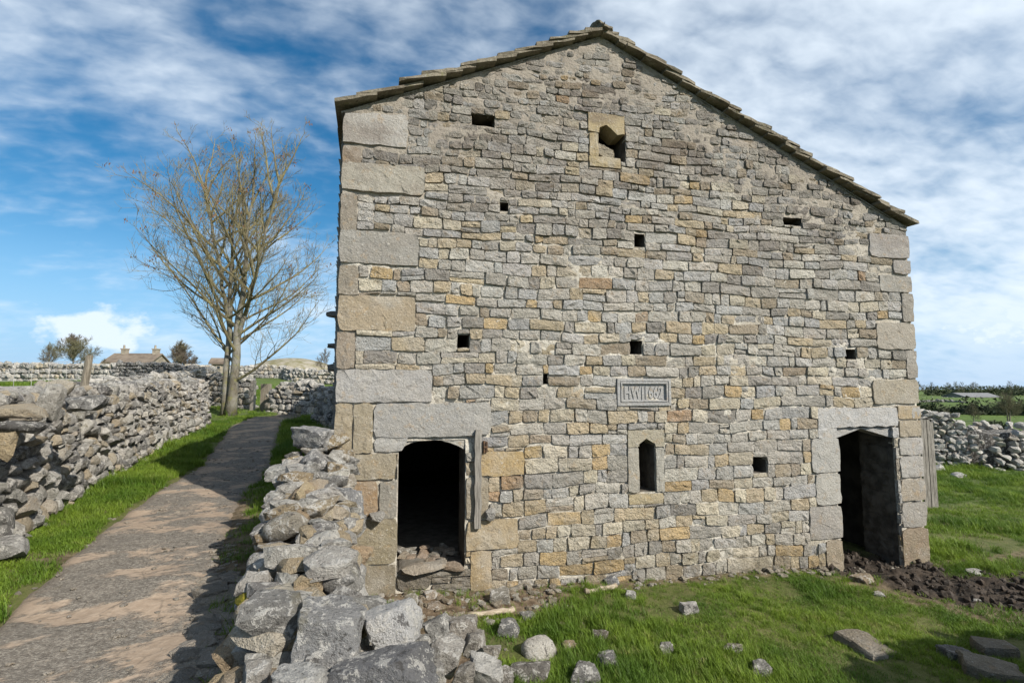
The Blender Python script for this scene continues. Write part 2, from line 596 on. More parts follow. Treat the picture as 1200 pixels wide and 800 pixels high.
c = t.mix(far, t.mix(0.30, t.mix(1.0, g, (0.62, 0.60, 0.55), 'MULTIPLY'), soil), t.mix(1.0, g, (0.62, 0.70, 0.70), 'MULTIPLY'))
c = t.mix(sp.outputs[1], c, soil)
c = t.mix(sp.outputs[0], c, mud)
t.l.new(c, b.inputs['Base Color'])
bump(t, b, t.math('ADD', n2, t.math('MULTIPLY', n3, 0.5)), 0.8, 0.05)

# lane
M_LANE, t, b = new_mat("worn_lane")
p = pos(t)
u = t.add('ShaderNodeUVMap', uv_map='lane').outputs[0]
n1 = t.noise(t.vmul(u, (1.0, 2.1, 1)), 1.05, 5, 0.55, 0.15)
n2, n3 = t.noise(p, 14, 6, 0.68), t.noise(p, 90, 4, 0.7)
vor = t.add('ShaderNodeTexVoronoi', {'Vector': p, 'Scale': 75.0}, feature='F1')
gv = t.add('ShaderNodeSeparateColor', {0: vor.outputs['Color']}).outputs[0]
chip = t.ramp(vor.outputs['Distance'], 0.25, 0.6, 1, 0.35)
grey = t.mix(t.ramp(n2, 0.3, 0.7), (0.118, 0.103, 0.086), (0.195, 0.172, 0.144))
grey = t.mix(t.ramp(gv, 0.45, 1.0, 0, 0.45), grey, (0.36, 0.33, 0.28))
grey = t.mix(t.ramp(gv, 0.25, 0.0, 0, 0.45), grey, (0.085, 0.075, 0.065))
tan = t.mix(t.ramp(n2, 0.35, 0.7), (0.285, 0.215, 0.155), (0.36, 0.28, 0.21))
patch = t.ramp(t.math('ADD', n1, t.math('MULTIPLY', t.math('SUBTRACT', n2, 0.5), 0.22)), 0.49, 0.60)
c = t.mix(t.math('MULTIPLY', patch, 0.88), grey, tan)
sepu = t.add('ShaderNodeSeparateXYZ', {0: u})
edge = t.ramp(t.math('ADD', t.math('ABSOLUTE', sepu.outputs[0]), t.math('MULTIPLY', t.math('SUBTRACT', n2, 0.5), 0.5)), 0.68, 0.95)
c = t.mix(t.math('MULTIPLY', edge, 0.8), c, t.mix(t.ramp(n3, 0.3, 0.7), (0.10, 0.075, 0.052), (0.20, 0.16, 0.12)))
crk = t.add('ShaderNodeTexVoronoi', {'Vector': t.vmul(u, (1.2, 2.6, 1)), 'Scale': 1.3}, feature='DISTANCE_TO_EDGE').outputs['Distance']
c = t.mix(t.ramp(t.math('ADD', crk, t.math('MULTIPLY', n2, 0.06)), 0.052, 0.030, 0, 0.35), c, (0.075, 0.064, 0.052))
t.l.new(c, b.inputs['Base Color'])
hh = t.math('ADD', t.math('MULTIPLY', t.math('SUBTRACT', 1.0, patch), 0.5), t.math('ADD', t.math('MULTIPLY', chip, t.math('MULTIPLY', t.math('SUBTRACT', 1.0, patch), 0.55)), t.math('MULTIPLY', n2, 0.8)))
bump(t, b, hh, 0.8, 0.018)


def flat_mat(name, c0, c1, scale=6.0, rough=0.85, bstr=0.4):
    m, t, b = new_mat(name)
    n = t.noise(pos(t), scale, 5, 0.6)
    t.l.new(t.mix(t.ramp(n, 0.35, 0.65), c0, c1), b.inputs['Base Color'])
    b.inputs['Roughness'].default_value = rough
    bump(t, b, n, bstr, 0.02)
    return m


M_HWALL = flat_mat("house_stone", (0.20, 0.175, 0.14), (0.32, 0.28, 0.22), 2.0)
M_HROOF = flat_mat("house_roof", (0.12, 0.095, 0.075), (0.19, 0.155, 0.12), 1.2)
M_GLASS = flat_mat("window_glass", (0.02, 0.025, 0.03), (0.04, 0.045, 0.05), 1.0, 0.15, 0.0)
M_IRON = flat_mat("rusty_iron", (0.05, 0.035, 0.025), (0.12, 0.07, 0.04), 30, 0.8)
M_WIRE = flat_mat("wire", (0.25, 0.25, 0.25), (0.35, 0.35, 0.34), 20, 0.6)
M_PLASTIC = flat_mat("green_plastic", (0.02, 0.30, 0.16), (0.06, 0.45, 0.28), 30, 0.4)
M_MOSS = flat_mat("moss", (0.10, 0.095, 0.012), (0.20, 0.17, 0.02), 40, 1.0, 1.0)
M_TINROOF = flat_mat("pale_sheet_roof", (0.15, 0.15, 0.155), (0.21, 0.21, 0.215), 2, 0.7)

# ------------------------------------------------------------------ ground sheet
def axis_lines(lo, hi, step, far, n):
    mid = np.arange(lo, hi + 1e-6, step)
    g = np.geomspace(step * 1.6, far, n)
    return np.concatenate([lo - g[::-1], mid, hi + g])


gx = axis_lines(-8.0, 9.5, 0.085, 4000, 46)
gy = axis_lines(1.6, 13.0, 0.085, 4000, 46)
X, Y = np.meshgrid(gx, gy)
Z = H(X, Y)
mm, bm_ = mud_mask(X, Y), bare_mask(X, Y)
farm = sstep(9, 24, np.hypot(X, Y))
nx, ny = len(gx), len(gy)
idx = np.arange(nx * ny).reshape(ny, nx)
quads = np.stack([idx[:-1, :-1], idx[:-1, 1:], idx[1:, 1:], idx[1:, :-1]], -1).reshape(-1, 4)
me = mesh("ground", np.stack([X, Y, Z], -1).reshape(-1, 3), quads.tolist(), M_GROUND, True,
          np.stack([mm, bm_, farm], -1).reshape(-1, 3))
obj("ground", me, kind='structure')

# lane as a sheet laid in the ground
cl_ = resample([(p[0], p[1], wd) for p, wd in zip(LANE, LANE_W)], 0.10)
tang = np.gradient(cl_[:, :2], axis=0)
tang /= np.linalg.norm(tang, axis=1)[:, None]
nor = np.stack([tang[:, 1], -tang[:, 0]], 1)
lat = np.linspace(-1.06, 1.06, 27)
LX = cl_[:, 0][:, None] + nor[:, 0][:, None] * lat[None] * cl_[:, 2][:, None]
LY = cl_[:, 1][:, None] + nor[:, 1][:, None] * lat[None] * cl_[:, 2][:, None]
LZ = H0(LX, LY) + (fbm(LX * .9, LY * .9, 4) - 0.47) * 0.10 * 1.0
edge_drop = sstep(0.80, 1.10, np.abs(lat))[None] * (0.10)
LZ = LZ - 0.01 - edge_drop + (fbm(LX * 3.1, LY * 3.1, 4) - 0.47) * 0.05
ni, nj = LX.shape
li = np.arange(ni * nj).reshape(ni, nj)
lq = np.stack([li[:-1, :-1], li[:-1, 1:], li[1:, 1:], li[1:, :-1]], -1).reshape(-1, 4)
me = mesh("lane", np.stack([LX, LY, LZ], -1).reshape(-1, 3), lq.tolist(), M_LANE, True)
uvl = me.uv_layers.new(name='lane')
along = np.arange(ni) * 0.10
UVv = np.stack([np.tile(lat, (ni, 1)), np.tile(along[:, None], (1, nj))], -1).reshape(-1, 2)
li_idx = np.zeros(len(me.loops), dtype=np.int32)
me.loops.foreach_get('vertex_index', li_idx)
uvl.data.foreach_set('uv', UVv[li_idx].astype(np.float32).ravel())
obj("lane", me, kind='structure')

# ------------------------------------------------------------------ rocks
_ico = {}


def ico(sub):
    if sub not in _ico:
        bm = bmesh.new()
        bmesh.ops.create_icosphere(bm, subdivisions=sub, radius=1)
        bm.verts.ensure_lookup_table()
        _ico[sub] = (np.array([v.co[:] for v in bm.verts]), [tuple(v.index for v in f.verts) for f in bm.faces])
        bm.free()
    return _ico[sub]


def rock_shape(seed, sub, blocky=0.6, rough=0.05):
    """an angular broken stone in the box -1..1: a ball cut by random planes, then roughened"""
    rs = np.random.RandomState(seed)
    d, f = ico(sub)
    nrm = [(1, 0, 0), (-1, 0, 0), (0, 1, 0), (0, -1, 0), (0, 0, 1), (0, 0, -1)]
    nrm = np.array(nrm, float) + rs.normal(0, 0.16, (6, 3))
    dist = rs.uniform(0.62, 0.80, 6)
    extra = rs.normal(0, 1, (int(rs.randint(6, 12)), 3))
    nrm = np.vstack([nrm, extra])
    nrm /= np.linalg.norm(nrm, axis=1)[:, None]
    dist = np.concatenate([dist, rs.uniform(0.80 + 0.15 * blocky, 1.05, len(extra))])
    dd = d @ nrm.T
    r = np.where(dd > 0.05, dist[None] / np.maximum(dd, 0.05), 9).min(1)
    r = np.minimum(r, 1.25)
    v = d * r[:, None]
    off = rs.uniform(0, 50, 3)
    nz = np.array([mnoise.noise(Vector(q * 2.1 + off)) + 0.55 * mnoise.noise(Vector(q * 5.3 + off)) + (0.40 * mnoise.noise(Vector(q * 11 + off)) + 0.22 * mnoise.noise(Vector(q * 23 + off)) if sub > 2 else 0.3 * mnoise.noise(Vector(q * 9 + off))) for q in v])
    v = v * (1 + rough * nz)[:, None]
    lo, hi = v.min(0), v.max(0)
    v = (v - (lo + hi) / 2) / ((hi - lo) / 2)
    return v, f


SH2 = [rock_shape(100 + i, 2, 0.6, 0.10) for i in range(26)]
SH1 = [rock_shape(300 + i, 1, 0.5, 0.06) for i in range(16)]
SH3 = [rock_shape(500 + i, 4, 0.45, 0.085) for i in range(14)]
ROCK2 = [mesh("rock", v, f, M_LIME_O, True, None, R(32)) for v, f in SH2]
ROCK3 = [mesh("boulder", v, f, M_LIME_O, True, None, R(38)) for v, f in SH3]
LIME_T = [(0.40, 0.385, 0.355), (0.47, 0.45, 0.41), (0.28, 0.27, 0.255), (0.50, 0.475, 0.43), (0.39, 0.35, 0.29), (0.31, 0.30, 0.28), (0.40, 0.34, 0.25), (0.20, 0.195, 0.19)]
BUFF_T = [(0.34, 0.27, 0.17), (0.37, 0.31, 0.215), (0.30, 0.225, 0.14)]


def jit(c, rs, a=0.12):
    k = 1 + rs.uniform(-a, a)
    return tuple(max(0.01, x * k * (1 + rs.uniform(-0.010, 0.010))) for x in c)


def rotm(e):
    return np.array(Euler(e).to_matrix())


def dist_cam(p):
    return math.sqrt(p[0] ** 2 + p[1] ** 2 + (p[2] - EYE) ** 2)


def in_view(p, m=0.12):
    x, y, z = p[0], p[1], p[2] - EYE
    fw = y * CP + z * SP
    up = -y * SP + z * CP
    return fw > 0.3 and abs(x / fw) < 1.0 + m and abs(up / fw) < 0.667 + m


def grit(o):
    o.material_slots[0].link = 'OBJECT'
    o.material_slots[0].material = M_GRIT_O


def place_stones(root, stones, limit=300, join_name='small_stone', origin=(0, 0, 0), piece='stone', sub_join=SH1):
    """stones: (world loc, euler, half dims, tint, weight); the largest in view become parts, the rest one joined part"""
    scored = []
    for st in stones:
        w_ = st[4] if len(st) > 4 else 1
        a = st[2][0] * st[2][2] / dist_cam(st[0]) ** 2 * w_ * (1 if in_view(st[0]) else 0.0)
        scored.append(a)
    order = np.argsort(scored)[::-1]
    mb = MB()
    rs = np.random.RandomState(len(stones))
    nn = 0
    for rank, i in enumerate(order):
        st = stones[i]
        loc, e, hd, tint = st[:4]
        if rank < limit and scored[i] > 0:
            o = obj(piece, ROCK2[rs.randint(len(ROCK2))], root)
            o.location = Vector(loc) - Vector(origin)
            o.rotation_euler = e
            o.scale = hd
            o.color = tuple(tint) + (1,)
            if tint[0] - tint[2] > .095:
                grit(o)
            nn += 1
        else:
            v, f = sub_join[rs.randint(len(sub_join))]
            mb.add((v * np.array(hd)) @ rotm(e).T + np.array(loc) - np.array(origin), f, tint)
    if mb.n:
        obj(join_name, mb.mesh(join_name, M_LIME_A, False), root, kind='stuff')


def drystone(path, rs, w_lo, w_hi, h_lo, h_hi, sides=(1, -1), tints=LIME_T, cope=True, depth=0.16, gap=1.12, ragged=0.05, face_weight=(1, 1), wild=1.0):
    """path rows: x, y, ground z, top z, half thickness -> stones of a dry stone wall laid in rough courses"""
    P = resample(path, 0.05)
    L = np.concatenate([[0], np.cumsum(np.linalg.norm(np.diff(P[:, :2], axis=0), axis=1))])

    def at(q):
        return [np.interp(q, L, P[:, k]) for k in range(P.shape[1])]

    def tan(q):
        a, b_ = at(max(q - .1, 0)), at(min(q + .1, L[-1]))
        d = np.array([b_[0] - a[0], b_[1] - a[1]])
        return d / (np.linalg.norm(d) + 1e-9)

    out = []
    hmax = float((P[:, 3] - P[:, 2]).max())
    for si, sd_ in enumerate(sides):
        k = -0.06
        while k < hmax:
            h = rs.uniform(h_lo, h_hi) * (1.15 - 0.3 * min(1, k / hmax))
            q = rs.uniform(-w_hi, 0)
            while q < L[-1]:
                wd = rs.uniform(w_lo, w_hi) * (0.75 if rs.rand() < .35 else 1.0)
                c = q + wd / 2
                x, y, z0, z1, th = at(c)
                zz_ = z0 + k + h / 2 + rs.uniform(-.02, .02)
                if zz_ < z1 - h * 0.35 + ragged * rs.normal() and 0 <= c <= L[-1]:
                    tg = tan(c)
                    nr = np.array([tg[1], -tg[0]]) * sd_
                    fr = (zz_ - z0) / max(0.3, z1 - z0)
                    t_ = th * (1.08 - 0.28 * fr)
                    hd = (wd / 2 * gap, depth * rs.uniform(.85, 1.15), h / 2 * gap * rs.uniform(.9, 1.12))
                    inset = t_ - hd[1] * 0.9 + rs.uniform(-.035, .035)
                    out.append(((x + nr[0] * inset, y + nr[1] * inset, zz_),
                                (rs.normal(0, .13 * wild), rs.normal(0, .13 * wild), math.atan2(tg[1], tg[0]) + rs.normal(0, .14 * wild)),
                                hd, jit(tints[rs.randint(len(tints))], rs), face_weight[si]))
                q += wd
            k += h * 0.94
    if cope:
        q = 0
        while q < L[-1]:
            wd = rs.uniform(w_lo * .6, w_hi * .9)
            x, y, z0, z1, th = at(min(q + wd / 2, L[-1]))
            tg = tan(q + wd / 2)
            hh_ = rs.uniform(h_lo * .8, h_hi * 1.0)
            out.append(((x + rs.normal(0, .03), y + rs.normal(0, .03), z1 + rs.uniform(-.05, .04)),
                        (rs.normal(0, .25), rs.normal(0, .3), math.atan2(tg[1], tg[0]) + rs.normal(0, .25)),
                        (wd * .58, th * rs.uniform(.6, .85), hh_ * .62), jit(tints[rs.randint(len(tints))], rs), 1.3))
            q += wd * .92
    # core: rubble fill, kept inside the faces
    core = MB()
    Q = resample(path, 0.4)
    tq = np.gradient(Q[:, :2], axis=0)
    tq /= np.linalg.norm(tq, axis=1)[:, None]
    vs, fs = [], []
    for i in range(len(Q)):
        x, y, z0, z1, th = Q[i]
        nr = np.array([tq[i][1], -tq[i][0]])
        a, b_ = th * 0.66, th * 0.40
        for sgn, zz_, o_ in ((-1, z0 - .2, a), (-1, z1 - .12, b_), (1, z1 - .12, b_), (1, z0 - .2, a)):
            vs.append((x + nr[0] * o_ * sgn, y + nr[1] * o_ * sgn, zz_))
    for i in range(len(Q) - 1):
        for k in range(3):
            fs.append((i * 4 + k, i * 4 + k + 1, i * 4 + 5 + k, i * 4 + 4 + k))
    n = len(Q)
    fs += [(0, 3, 2, 1), ((n - 1) * 4, (n - 1) * 4 + 1, (n - 1) * 4 + 2, (n - 1) * 4 + 3)]
    core.add(vs, fs, (0.12, 0.11, 0.10))
    return out, core


# ================================================================== THE BARN
barn = empty("stone_barn", P0, BROT, "old stone barn with a broad gable wall of squared stones and stone slate roof", "barn")
rb = np.random.RandomState(11)

SE_L = wall(403, 131)          # wall head at the left eave
SE_A = wall(704, 44)           # apex
SE_R = wall(1061, 266)         # wall head at the right eave
SW = wall(1074, 450)[0]        # width of the gable


def roofline(s):
    return np.interp(s, [SE_L[0], SE_A[0], SE_R[0]], [SE_L[1], SE_A[1], SE_R[1]])


GB = -0.55                      # bottom of masonry, below ground

# openings (holes right through) and frames reserved for dressed stones, traced in the photograph
op_door_l = wrect(466, 516, 545, 668)
op_door_r = wrect(983, 499, 1052, 668)
op_slit = wrect(748.5, 513, 768, 576)
op_pitch = wrect(701, 146, 733, 188)
HOLES = [op_door_l, op_door_r, op_slit, op_pitch]
PUT = [wrect(*r) for r in ((586, 237, 596, 247), (743, 274, 756, 289), (536, 392, 550, 407), (739, 399, 753, 415), (990, 409, 1003, 421), (882, 535, 899, 554), (553, 134, 580, 148), (918, 255, 940, 264), (636, 438, 642, 450))]

# dressed pieces: name, pixel rect, tint, proud, label
GREY, LGREY, BUFF, OCH, BRN, DK = (0.30, 0.29, 0.27), (0.37, 0.36, 0.34), (0.36, 0.30, 0.205), (0.38, 0.275, 0.14), (0.255, 0.20, 0.14), (0.20, 0.19, 0.175)
DRESSED = [
    ('quoin', (403.5, 131, 478, 171), LGREY), ('quoin', (403, 172, 424, 192), BRN), ('quoin', (401, 193, 498, 226), (0.32, 0.30, 0.26)),
    ('quoin', (400, 227, 419, 271), (0.25, 0.22, 0.18)), ('quoin', (398, 272, 491, 310), (0.28, 0.27, 0.25)), ('quoin', (397.5, 311, 420, 346), (0.25, 0.22, 0.18)),
    ('quoin', (397, 347, 487, 388), (0.33, 0.27, 0.19)), ('quoin', (396, 389, 416, 432), (0.25, 0.21, 0.165)), ('quoin', (394.5, 433, 507, 471), (0.36, 0.355, 0.34)),
    ('quoin', (394, 472.5, 413, 531), (0.30, 0.25, 0.17)), ('quoin', (414, 472.5, 437, 531), (0.31, 0.265, 0.19)), ('quoin', (394, 532, 464.5, 562), (0.30, 0.26, 0.19)),
    ('quoin', (394, 563.5, 443, 605), (0.29, 0.20, 0.115)), ('quoin', (444.5, 563.5, 465, 607), (0.24, 0.23, 0.20)), ('quoin', (394, 608, 465, 661), (0.26, 0.225, 0.15)),
    ('quoin', (394, 662.5, 463, 720), (0.22, 0.19, 0.14)),
    ('lintel', (438.5, 472, 575, 511), (0.33, 0.325, 0.31)),
    ('jamb_stone', (557, 529, 614, 557), (0.40, 0.295, 0.15)), ('jamb_stone', (546, 558.5, 572, 607), (0.27, 0.23, 0.17)),
    ('jamb_stone', (546, 608.5, 607, 643), (0.34, 0.275, 0.175)), ('jamb_stone', (551, 644.5, 576, 720), (0.36, 0.275, 0.155)),
    # right doorway
    ('lintel', (957, 477.5, 1051, 500), (0.40, 0.40, 0.40)),
    ('jamb_stone', (950, 513, 983, 553), (0.37, 0.36, 0.345)), ('jamb_stone', (955, 554, 984.5, 591), (0.36, 0.35, 0.33)), ('jamb_stone', (948, 592, 986.5, 631), (0.31, 0.295, 0.275)),
    ('jamb_stone', (968, 632, 988, 690), (0.32, 0.27, 0.21)),
    # right corner
    ('quoin', (1018, 275, 1062.5, 302), (0.30, 0.29, 0.28)), ('quoin', (1046, 305, 1064, 321), (0.28, 0.27, 0.26)), ('quoin', (1030, 323, 1066, 342), (0.29, 0.28, 0.26)),
    ('quoin', (1056, 344, 1069, 377), (0.26, 0.245, 0.22)), ('quoin', (1026, 378, 1072, 409), (0.32, 0.295, 0.25)), ('quoin', (1061, 410.5, 1074, 443), (0.26, 0.24, 0.21)),
    ('quoin', (1022, 444.5, 1076, 473), (0.33, 0.295, 0.235)), ('quoin', (1051, 475, 1066, 491), (0.36, 0.29, 0.19)), ('quoin', (1067, 475, 1079, 490), (0.36, 0.35, 0.33)),
    ('quoin', (1052.5, 492, 1080, 511), (0.32, 0.275, 0.21)), ('quoin', (1053, 512.5, 1062, 533), LGREY), ('quoin', (1063, 512.5, 1069, 532), LGREY), ('quoin', (1070, 512.5, 1081, 532), (0.38, 0.375, 0.37)),
    ('quoin', (1054, 534, 1082, 559), (0.35, 0.345, 0.33)), ('quoin', (1055, 560.5, 1067, 587), (0.33, 0.29, 0.235)), ('quoin', (1068, 560.5, 1084, 586), GREY),
    ('quoin', (1056, 588, 1086, 617), (0.31, 0.295, 0.27)), ('quoin', (1058, 618.5, 1071, 690), (0.27, 0.215, 0.155)), ('quoin', (1072, 618.5, 1089, 690), (0.22, 0.175, 0.125)),
    # slit window
    ('window_jamb', (735.5, 524, 748.5, 576.5), (0.33, 0.31, 0.27)), ('window_jamb', (768, 524, 778, 576), (0.33, 0.32, 0.29)), ('window_sill', (736, 578, 777, 590), (0.36, 0.30, 0.19)),
    # pitching hole
    ('window_jamb', (690, 156.5, 701, 183.5), (0.36, 0.29, 0.17)), ('window_sill', (690, 184.5, 727, 197), (0.33, 0.26, 0.155)),
]
RES = [wrect(*d[1]) for d in DRESSED] + HOLES
RES += [wrect(722, 443, 785, 475), wrect(735, 503, 779, 523.5), wrect(689, 135, 731, 156), wrect(438, 511, 556, 530), wrect(958, 500, 1052, 514), wrect(464, 664, 552, 720)]
RES += PUT


def block(poly, rs, bulge=0.02, rough=0.008, nxz=(4, 3), back=0.10, proud=0.0, corner=0.16, edge=0.55):
    """stone block with a hewn face. poly: four corners (s,z) bl, br, tr, tl. returns verts, faces"""
    nx_, nz_ = nxz
    bl, br, tr_, tl = [np.array(q, float) for q in poly]
    vs = []
    mind = min(np.linalg.norm(br - bl), np.linalg.norm(tl - bl))
    for j in range(nz_ + 1):
        for i in range(nx_ + 1):
            a, c = i / nx_, j / nz_
            p_ = (bl * (1 - a) + br * a) * (1 - c) + (tl * (1 - a) + tr_ * a) * c
            border = i in (0, nx_) or j in (0, nz_)
            isc = i in (0, nx_) and j in (0, nz_)
            cen = (bl + br + tr_ + tl) / 4
            if isc:
                p_ = p_ + (cen - p_) / (np.linalg.norm(cen - p_) + 1e-6) * mind * corner * rs.uniform(.3, 1.6)
            elif border:
                p_ = p_ + np.clip(rs.normal(0, 1, 2), -1.6, 1.6) * min(mind * 0.028, 0.006)
            else:
                p_ = p_ + rs.normal(0, 0.07, 2) * mind
            e = (1 - (2 * a - 1) ** 4) * (1 - (2 * c - 1) ** 4)
            t_ = -proud - bulge * (0.25 + 0.75 * e) * rs.uniform(0.75, 1.2) + rs.normal(0, rough)
            if border:
                t_ = -proud - bulge * edge + rs.uniform(-0.004, 0.006)
            vs.append((p_[0], t_, p_[1]))
    fs = []
    w_ = nx_ + 1
    for j in range(nz_):
        for i in range(nx_):
            q = (j * w_ + i, j * w_ + i + 1, (j + 1) * w_ + i + 1, (j + 1) * w_ + i)
            if rs.rand() < .5:
                fs += [(q[0], q[1], q[2]), (q[0], q[2], q[3])]
            else:
                fs += [(q[0], q[1], q[3]), (q[1], q[2], q[3])]
    ring = [i for i in range(w_)] + [j * w_ + nx_ for j in range(1, nz_ + 1)] + [nz_ * w_ + i for i in range(nx_ - 1, -1, -1)] + [j * w_ for j in range(nz_ - 1, 0, -1)]
    base = len(vs)
    for r_ in ring:
        vs.append((vs[r_][0], back, vs[r_][2]))
    m_ = len(ring)
    for k in range(m_):
        k2 = (k + 1) % m_
        fs.append((ring[k2], ring[k], base + k, base + k2))
    return np.array(vs), fs


# ---- walling stones laid in rough courses
def free_span(s0, s1, z0, z1):
    """cut a course into pieces (s0,s1,z0,z1) clear of the reserved rectangles"""
    cuts = {s0, s1}
    hit = [r for r in RES if r[1] < z1 - .004 and r[3] > z0 + .004]
    for r in hit:
        for q in (r[0], r[2]):
            if s0 < q < s1:
                cuts.add(q)
    cuts = sorted(cuts)
    pieces = []
    for a, c in zip(cuts[:-1], cuts[1:]):
        m_ = (a + c) / 2
        ivs = [(z0, z1)]
        for r in hit:
            if r[0] < m_ < r[2]:
                nv = []
                for lo, hi in ivs:
                    if r[1] > lo:
                        nv.append((lo, min(hi, r[1])))
                    if r[3] < hi:
                        nv.append((max(lo, r[3]), hi))
                ivs = [q for q in nv if q[1] - q[0] > .03]
        if ivs:
            lo, hi = max(ivs, key=lambda q: q[1] - q[0])
            if pieces and abs(pieces[-1][1] - a) < 1e-6 and abs(pieces[-1][2] - lo) < .01 and abs(pieces[-1][3] - hi) < .01:
                pieces[-1][1] = c
            else:
                pieces.append([a, c, lo, hi])
    return pieces


def stone_tint(s, z):
    """gritstone colours: more buff and ochre low down, greyer to the right, darker under the verges"""
    pal = [((0.355, 0.335, 0.30), 1.0), ((0.44, 0.415, 0.365), 1.2), ((0.40, 0.39, 0.37), 1.0), ((0.43, 0.355, 0.24), 0.95), ((0.46, 0.335, 0.17), 0.34),
           ((0.31, 0.255, 0.185), 0.45), ((0.49, 0.44, 0.34), 1.1), ((0.25, 0.235, 0.215), 0.40), ((0.36, 0.24, 0.14), 0.06), ((0.35, 0.35, 0.345), 0.6)]
    w_ = np.array([q[1] for q in pal])
    lowf = max(0.0, min(1.0, (3.2 - z) / 2.5))
    w_[[3, 4, 6, 8]] *= 0.50 + 1.15 * lowf * max(0.55, 1.25 - .12 * s)
    w_[[0, 2, 7]] *= 1.3 - 0.5 * lowf
    if s > 4.6:
        w_[[3, 4]] *= 0.62
        w_[[1, 2]] *= 1.3
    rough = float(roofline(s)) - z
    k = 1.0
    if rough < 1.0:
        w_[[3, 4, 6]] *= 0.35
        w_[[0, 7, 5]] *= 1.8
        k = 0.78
    c = pal[rb.choice(len(pal), p=w_ / w_.sum())][0]
    m_ = sum(c) / 3
    c = tuple(m_ * .08 + q * .92 for q in c)
    return tuple(x * k * 1.24 for x in jit(c, rb, 0.18))


def wavy(s, z):
    return 0.015 * math.sin(s * 1.7 + z * 2.1) + 0.011 * math.sin(s * 3.9 - z * 5.0 + 1.3) + 0.010 * math.sin(s * 8.3 + z * 9.0)


STONES = []
zc = GB + 0.15
while zc < SE_A[1]:
    hgt = np.interp(zc, [0, 1.5, 3, 4.5, 6.5], [0.150, 0.144, 0.130, 0.112, 0.085]) * rb.uniform(0.80, 1.20)
    for a, c, lo, hi in free_span(0.0, SW, zc, zc + hgt):
        q = a
        while q < c - 0.02:
            top = float(roofline(q)) - (zc + hgt)
            scruff = 1 - sstep(0.45, 1.3, top)            # rough rubble close under the slates
            wd = rb.choice([rb.uniform(.09, .17), rb.uniform(.17, .28), rb.uniform(.28, .46)], p=[.32 + .2 * scruff, .46, .22 - .2 * scruff])
            if c - (q + wd) < 0.09:
                wd = c - q
                if wd > .5:
                    wd *= .5
            STONES.append((q, q + wd, lo, hi, scruff))
            q += wd
    zc += hgt

pieces = []
for (a, c, lo, hi, scruff) in STONES:
    parts_ = [(a, c, lo, hi)]
    if rb.rand() < 0.09 and hi - lo > .13:
        k = rb.uniform(.35, .65)
        parts_ = [(a, c, lo, lo + (hi - lo) * k), (a, c, lo + (hi - lo) * k, hi)]
    for (a2, c2, l2, h2) in parts_:
        g_ = rb.choice([0.002, 0.0045, 0.009], p=[.4, .4, .2])
        s_edge = lambda s_: s_ + 0
        tilt = rb.normal(0, .007, 4)
        sl = rb.normal(0, .010)
        q4 = [(a2 + g_ + max(-g_, tilt[0]), l2 + g_ + max(-.004, rb.normal(0, .006))), (c2 - g_ + min(g_, tilt[1]), l2 + g_ + max(-.004, rb.normal(0, .006)) + max(0, sl) * .5),
              (c2 - g_ + min(g_, tilt[2]), h2 - g_ - abs(rb.normal(0, .005))), (a2 + g_ + max(-g_, tilt[3]), h2 - g_ - abs(rb.normal(0, .005)))]
        m_near = min([max(abs((a2 + c2) / 2 - (r[0] + r[2]) / 2) - (r[2] - r[0]) / 2 - (c2 - a2) / 2, abs((l2 + h2) / 2 - (r[1] + r[3]) / 2) - (r[3] - r[1]) / 2 - (h2 - l2) / 2) for r in HOLES + PUT])
        fade = float(sstep(0.02, 0.25, np.array(m_near)))
        q5 = []
        for s_, z_ in q4:
            z2 = z_ + wavy(s_, z_) * fade
            q5.append((s_, min(z2, float(roofline(s_)) - 0.035)))
        if q5[3][1] - q5[0][1] < .025 and q5[2][1] - q5[1][1] < .025:
            continue
        if q5[3][1] <= q5[0][1] or q5[2][1] <= q5[1][1]:
            continue
        wd, hg = c2 - a2, h2 - l2
        nxz = (5 if wd > .26 else 4 if wd > .15 else 3, 3 if hg > .09 else 2)
        bl_ = rb.uniform(.006, .017) * (1 - .25 * scruff)
        v, f = block(q5, rb, bl_, 0.0065, nxz, 0.10, float(np.clip(rb.normal(0.005, 0.0075), -.01, .022)) - 0.006 * scruff, 0.05 + .06 * scruff)
        cen = ((a2 + c2) / 2, (l2 + h2) / 2)
        wp = bw(cen[0], 0, cen[1])
        pieces.append((wd * hg / wp.length_squared * (1 if cen[1] > -0.15 else 0.1), v, f, stone_tint(*cen)))
pieces.sort(key=lambda q: -q[0])
joined = MB()
for i, (_, v, f, tint) in enumerate(pieces):
    if i < 300:
        c0 = (v.min(0) + v.max(0)) / 2
        obj("stone", mesh("stone", v - c0, f, M_STONE, False, tint), barn, loc=c0)
    else:
        joined.add(v, f, tint)
obj("small_stone", joined.mesh("small_stone", M_STONE), barn, kind='stuff')

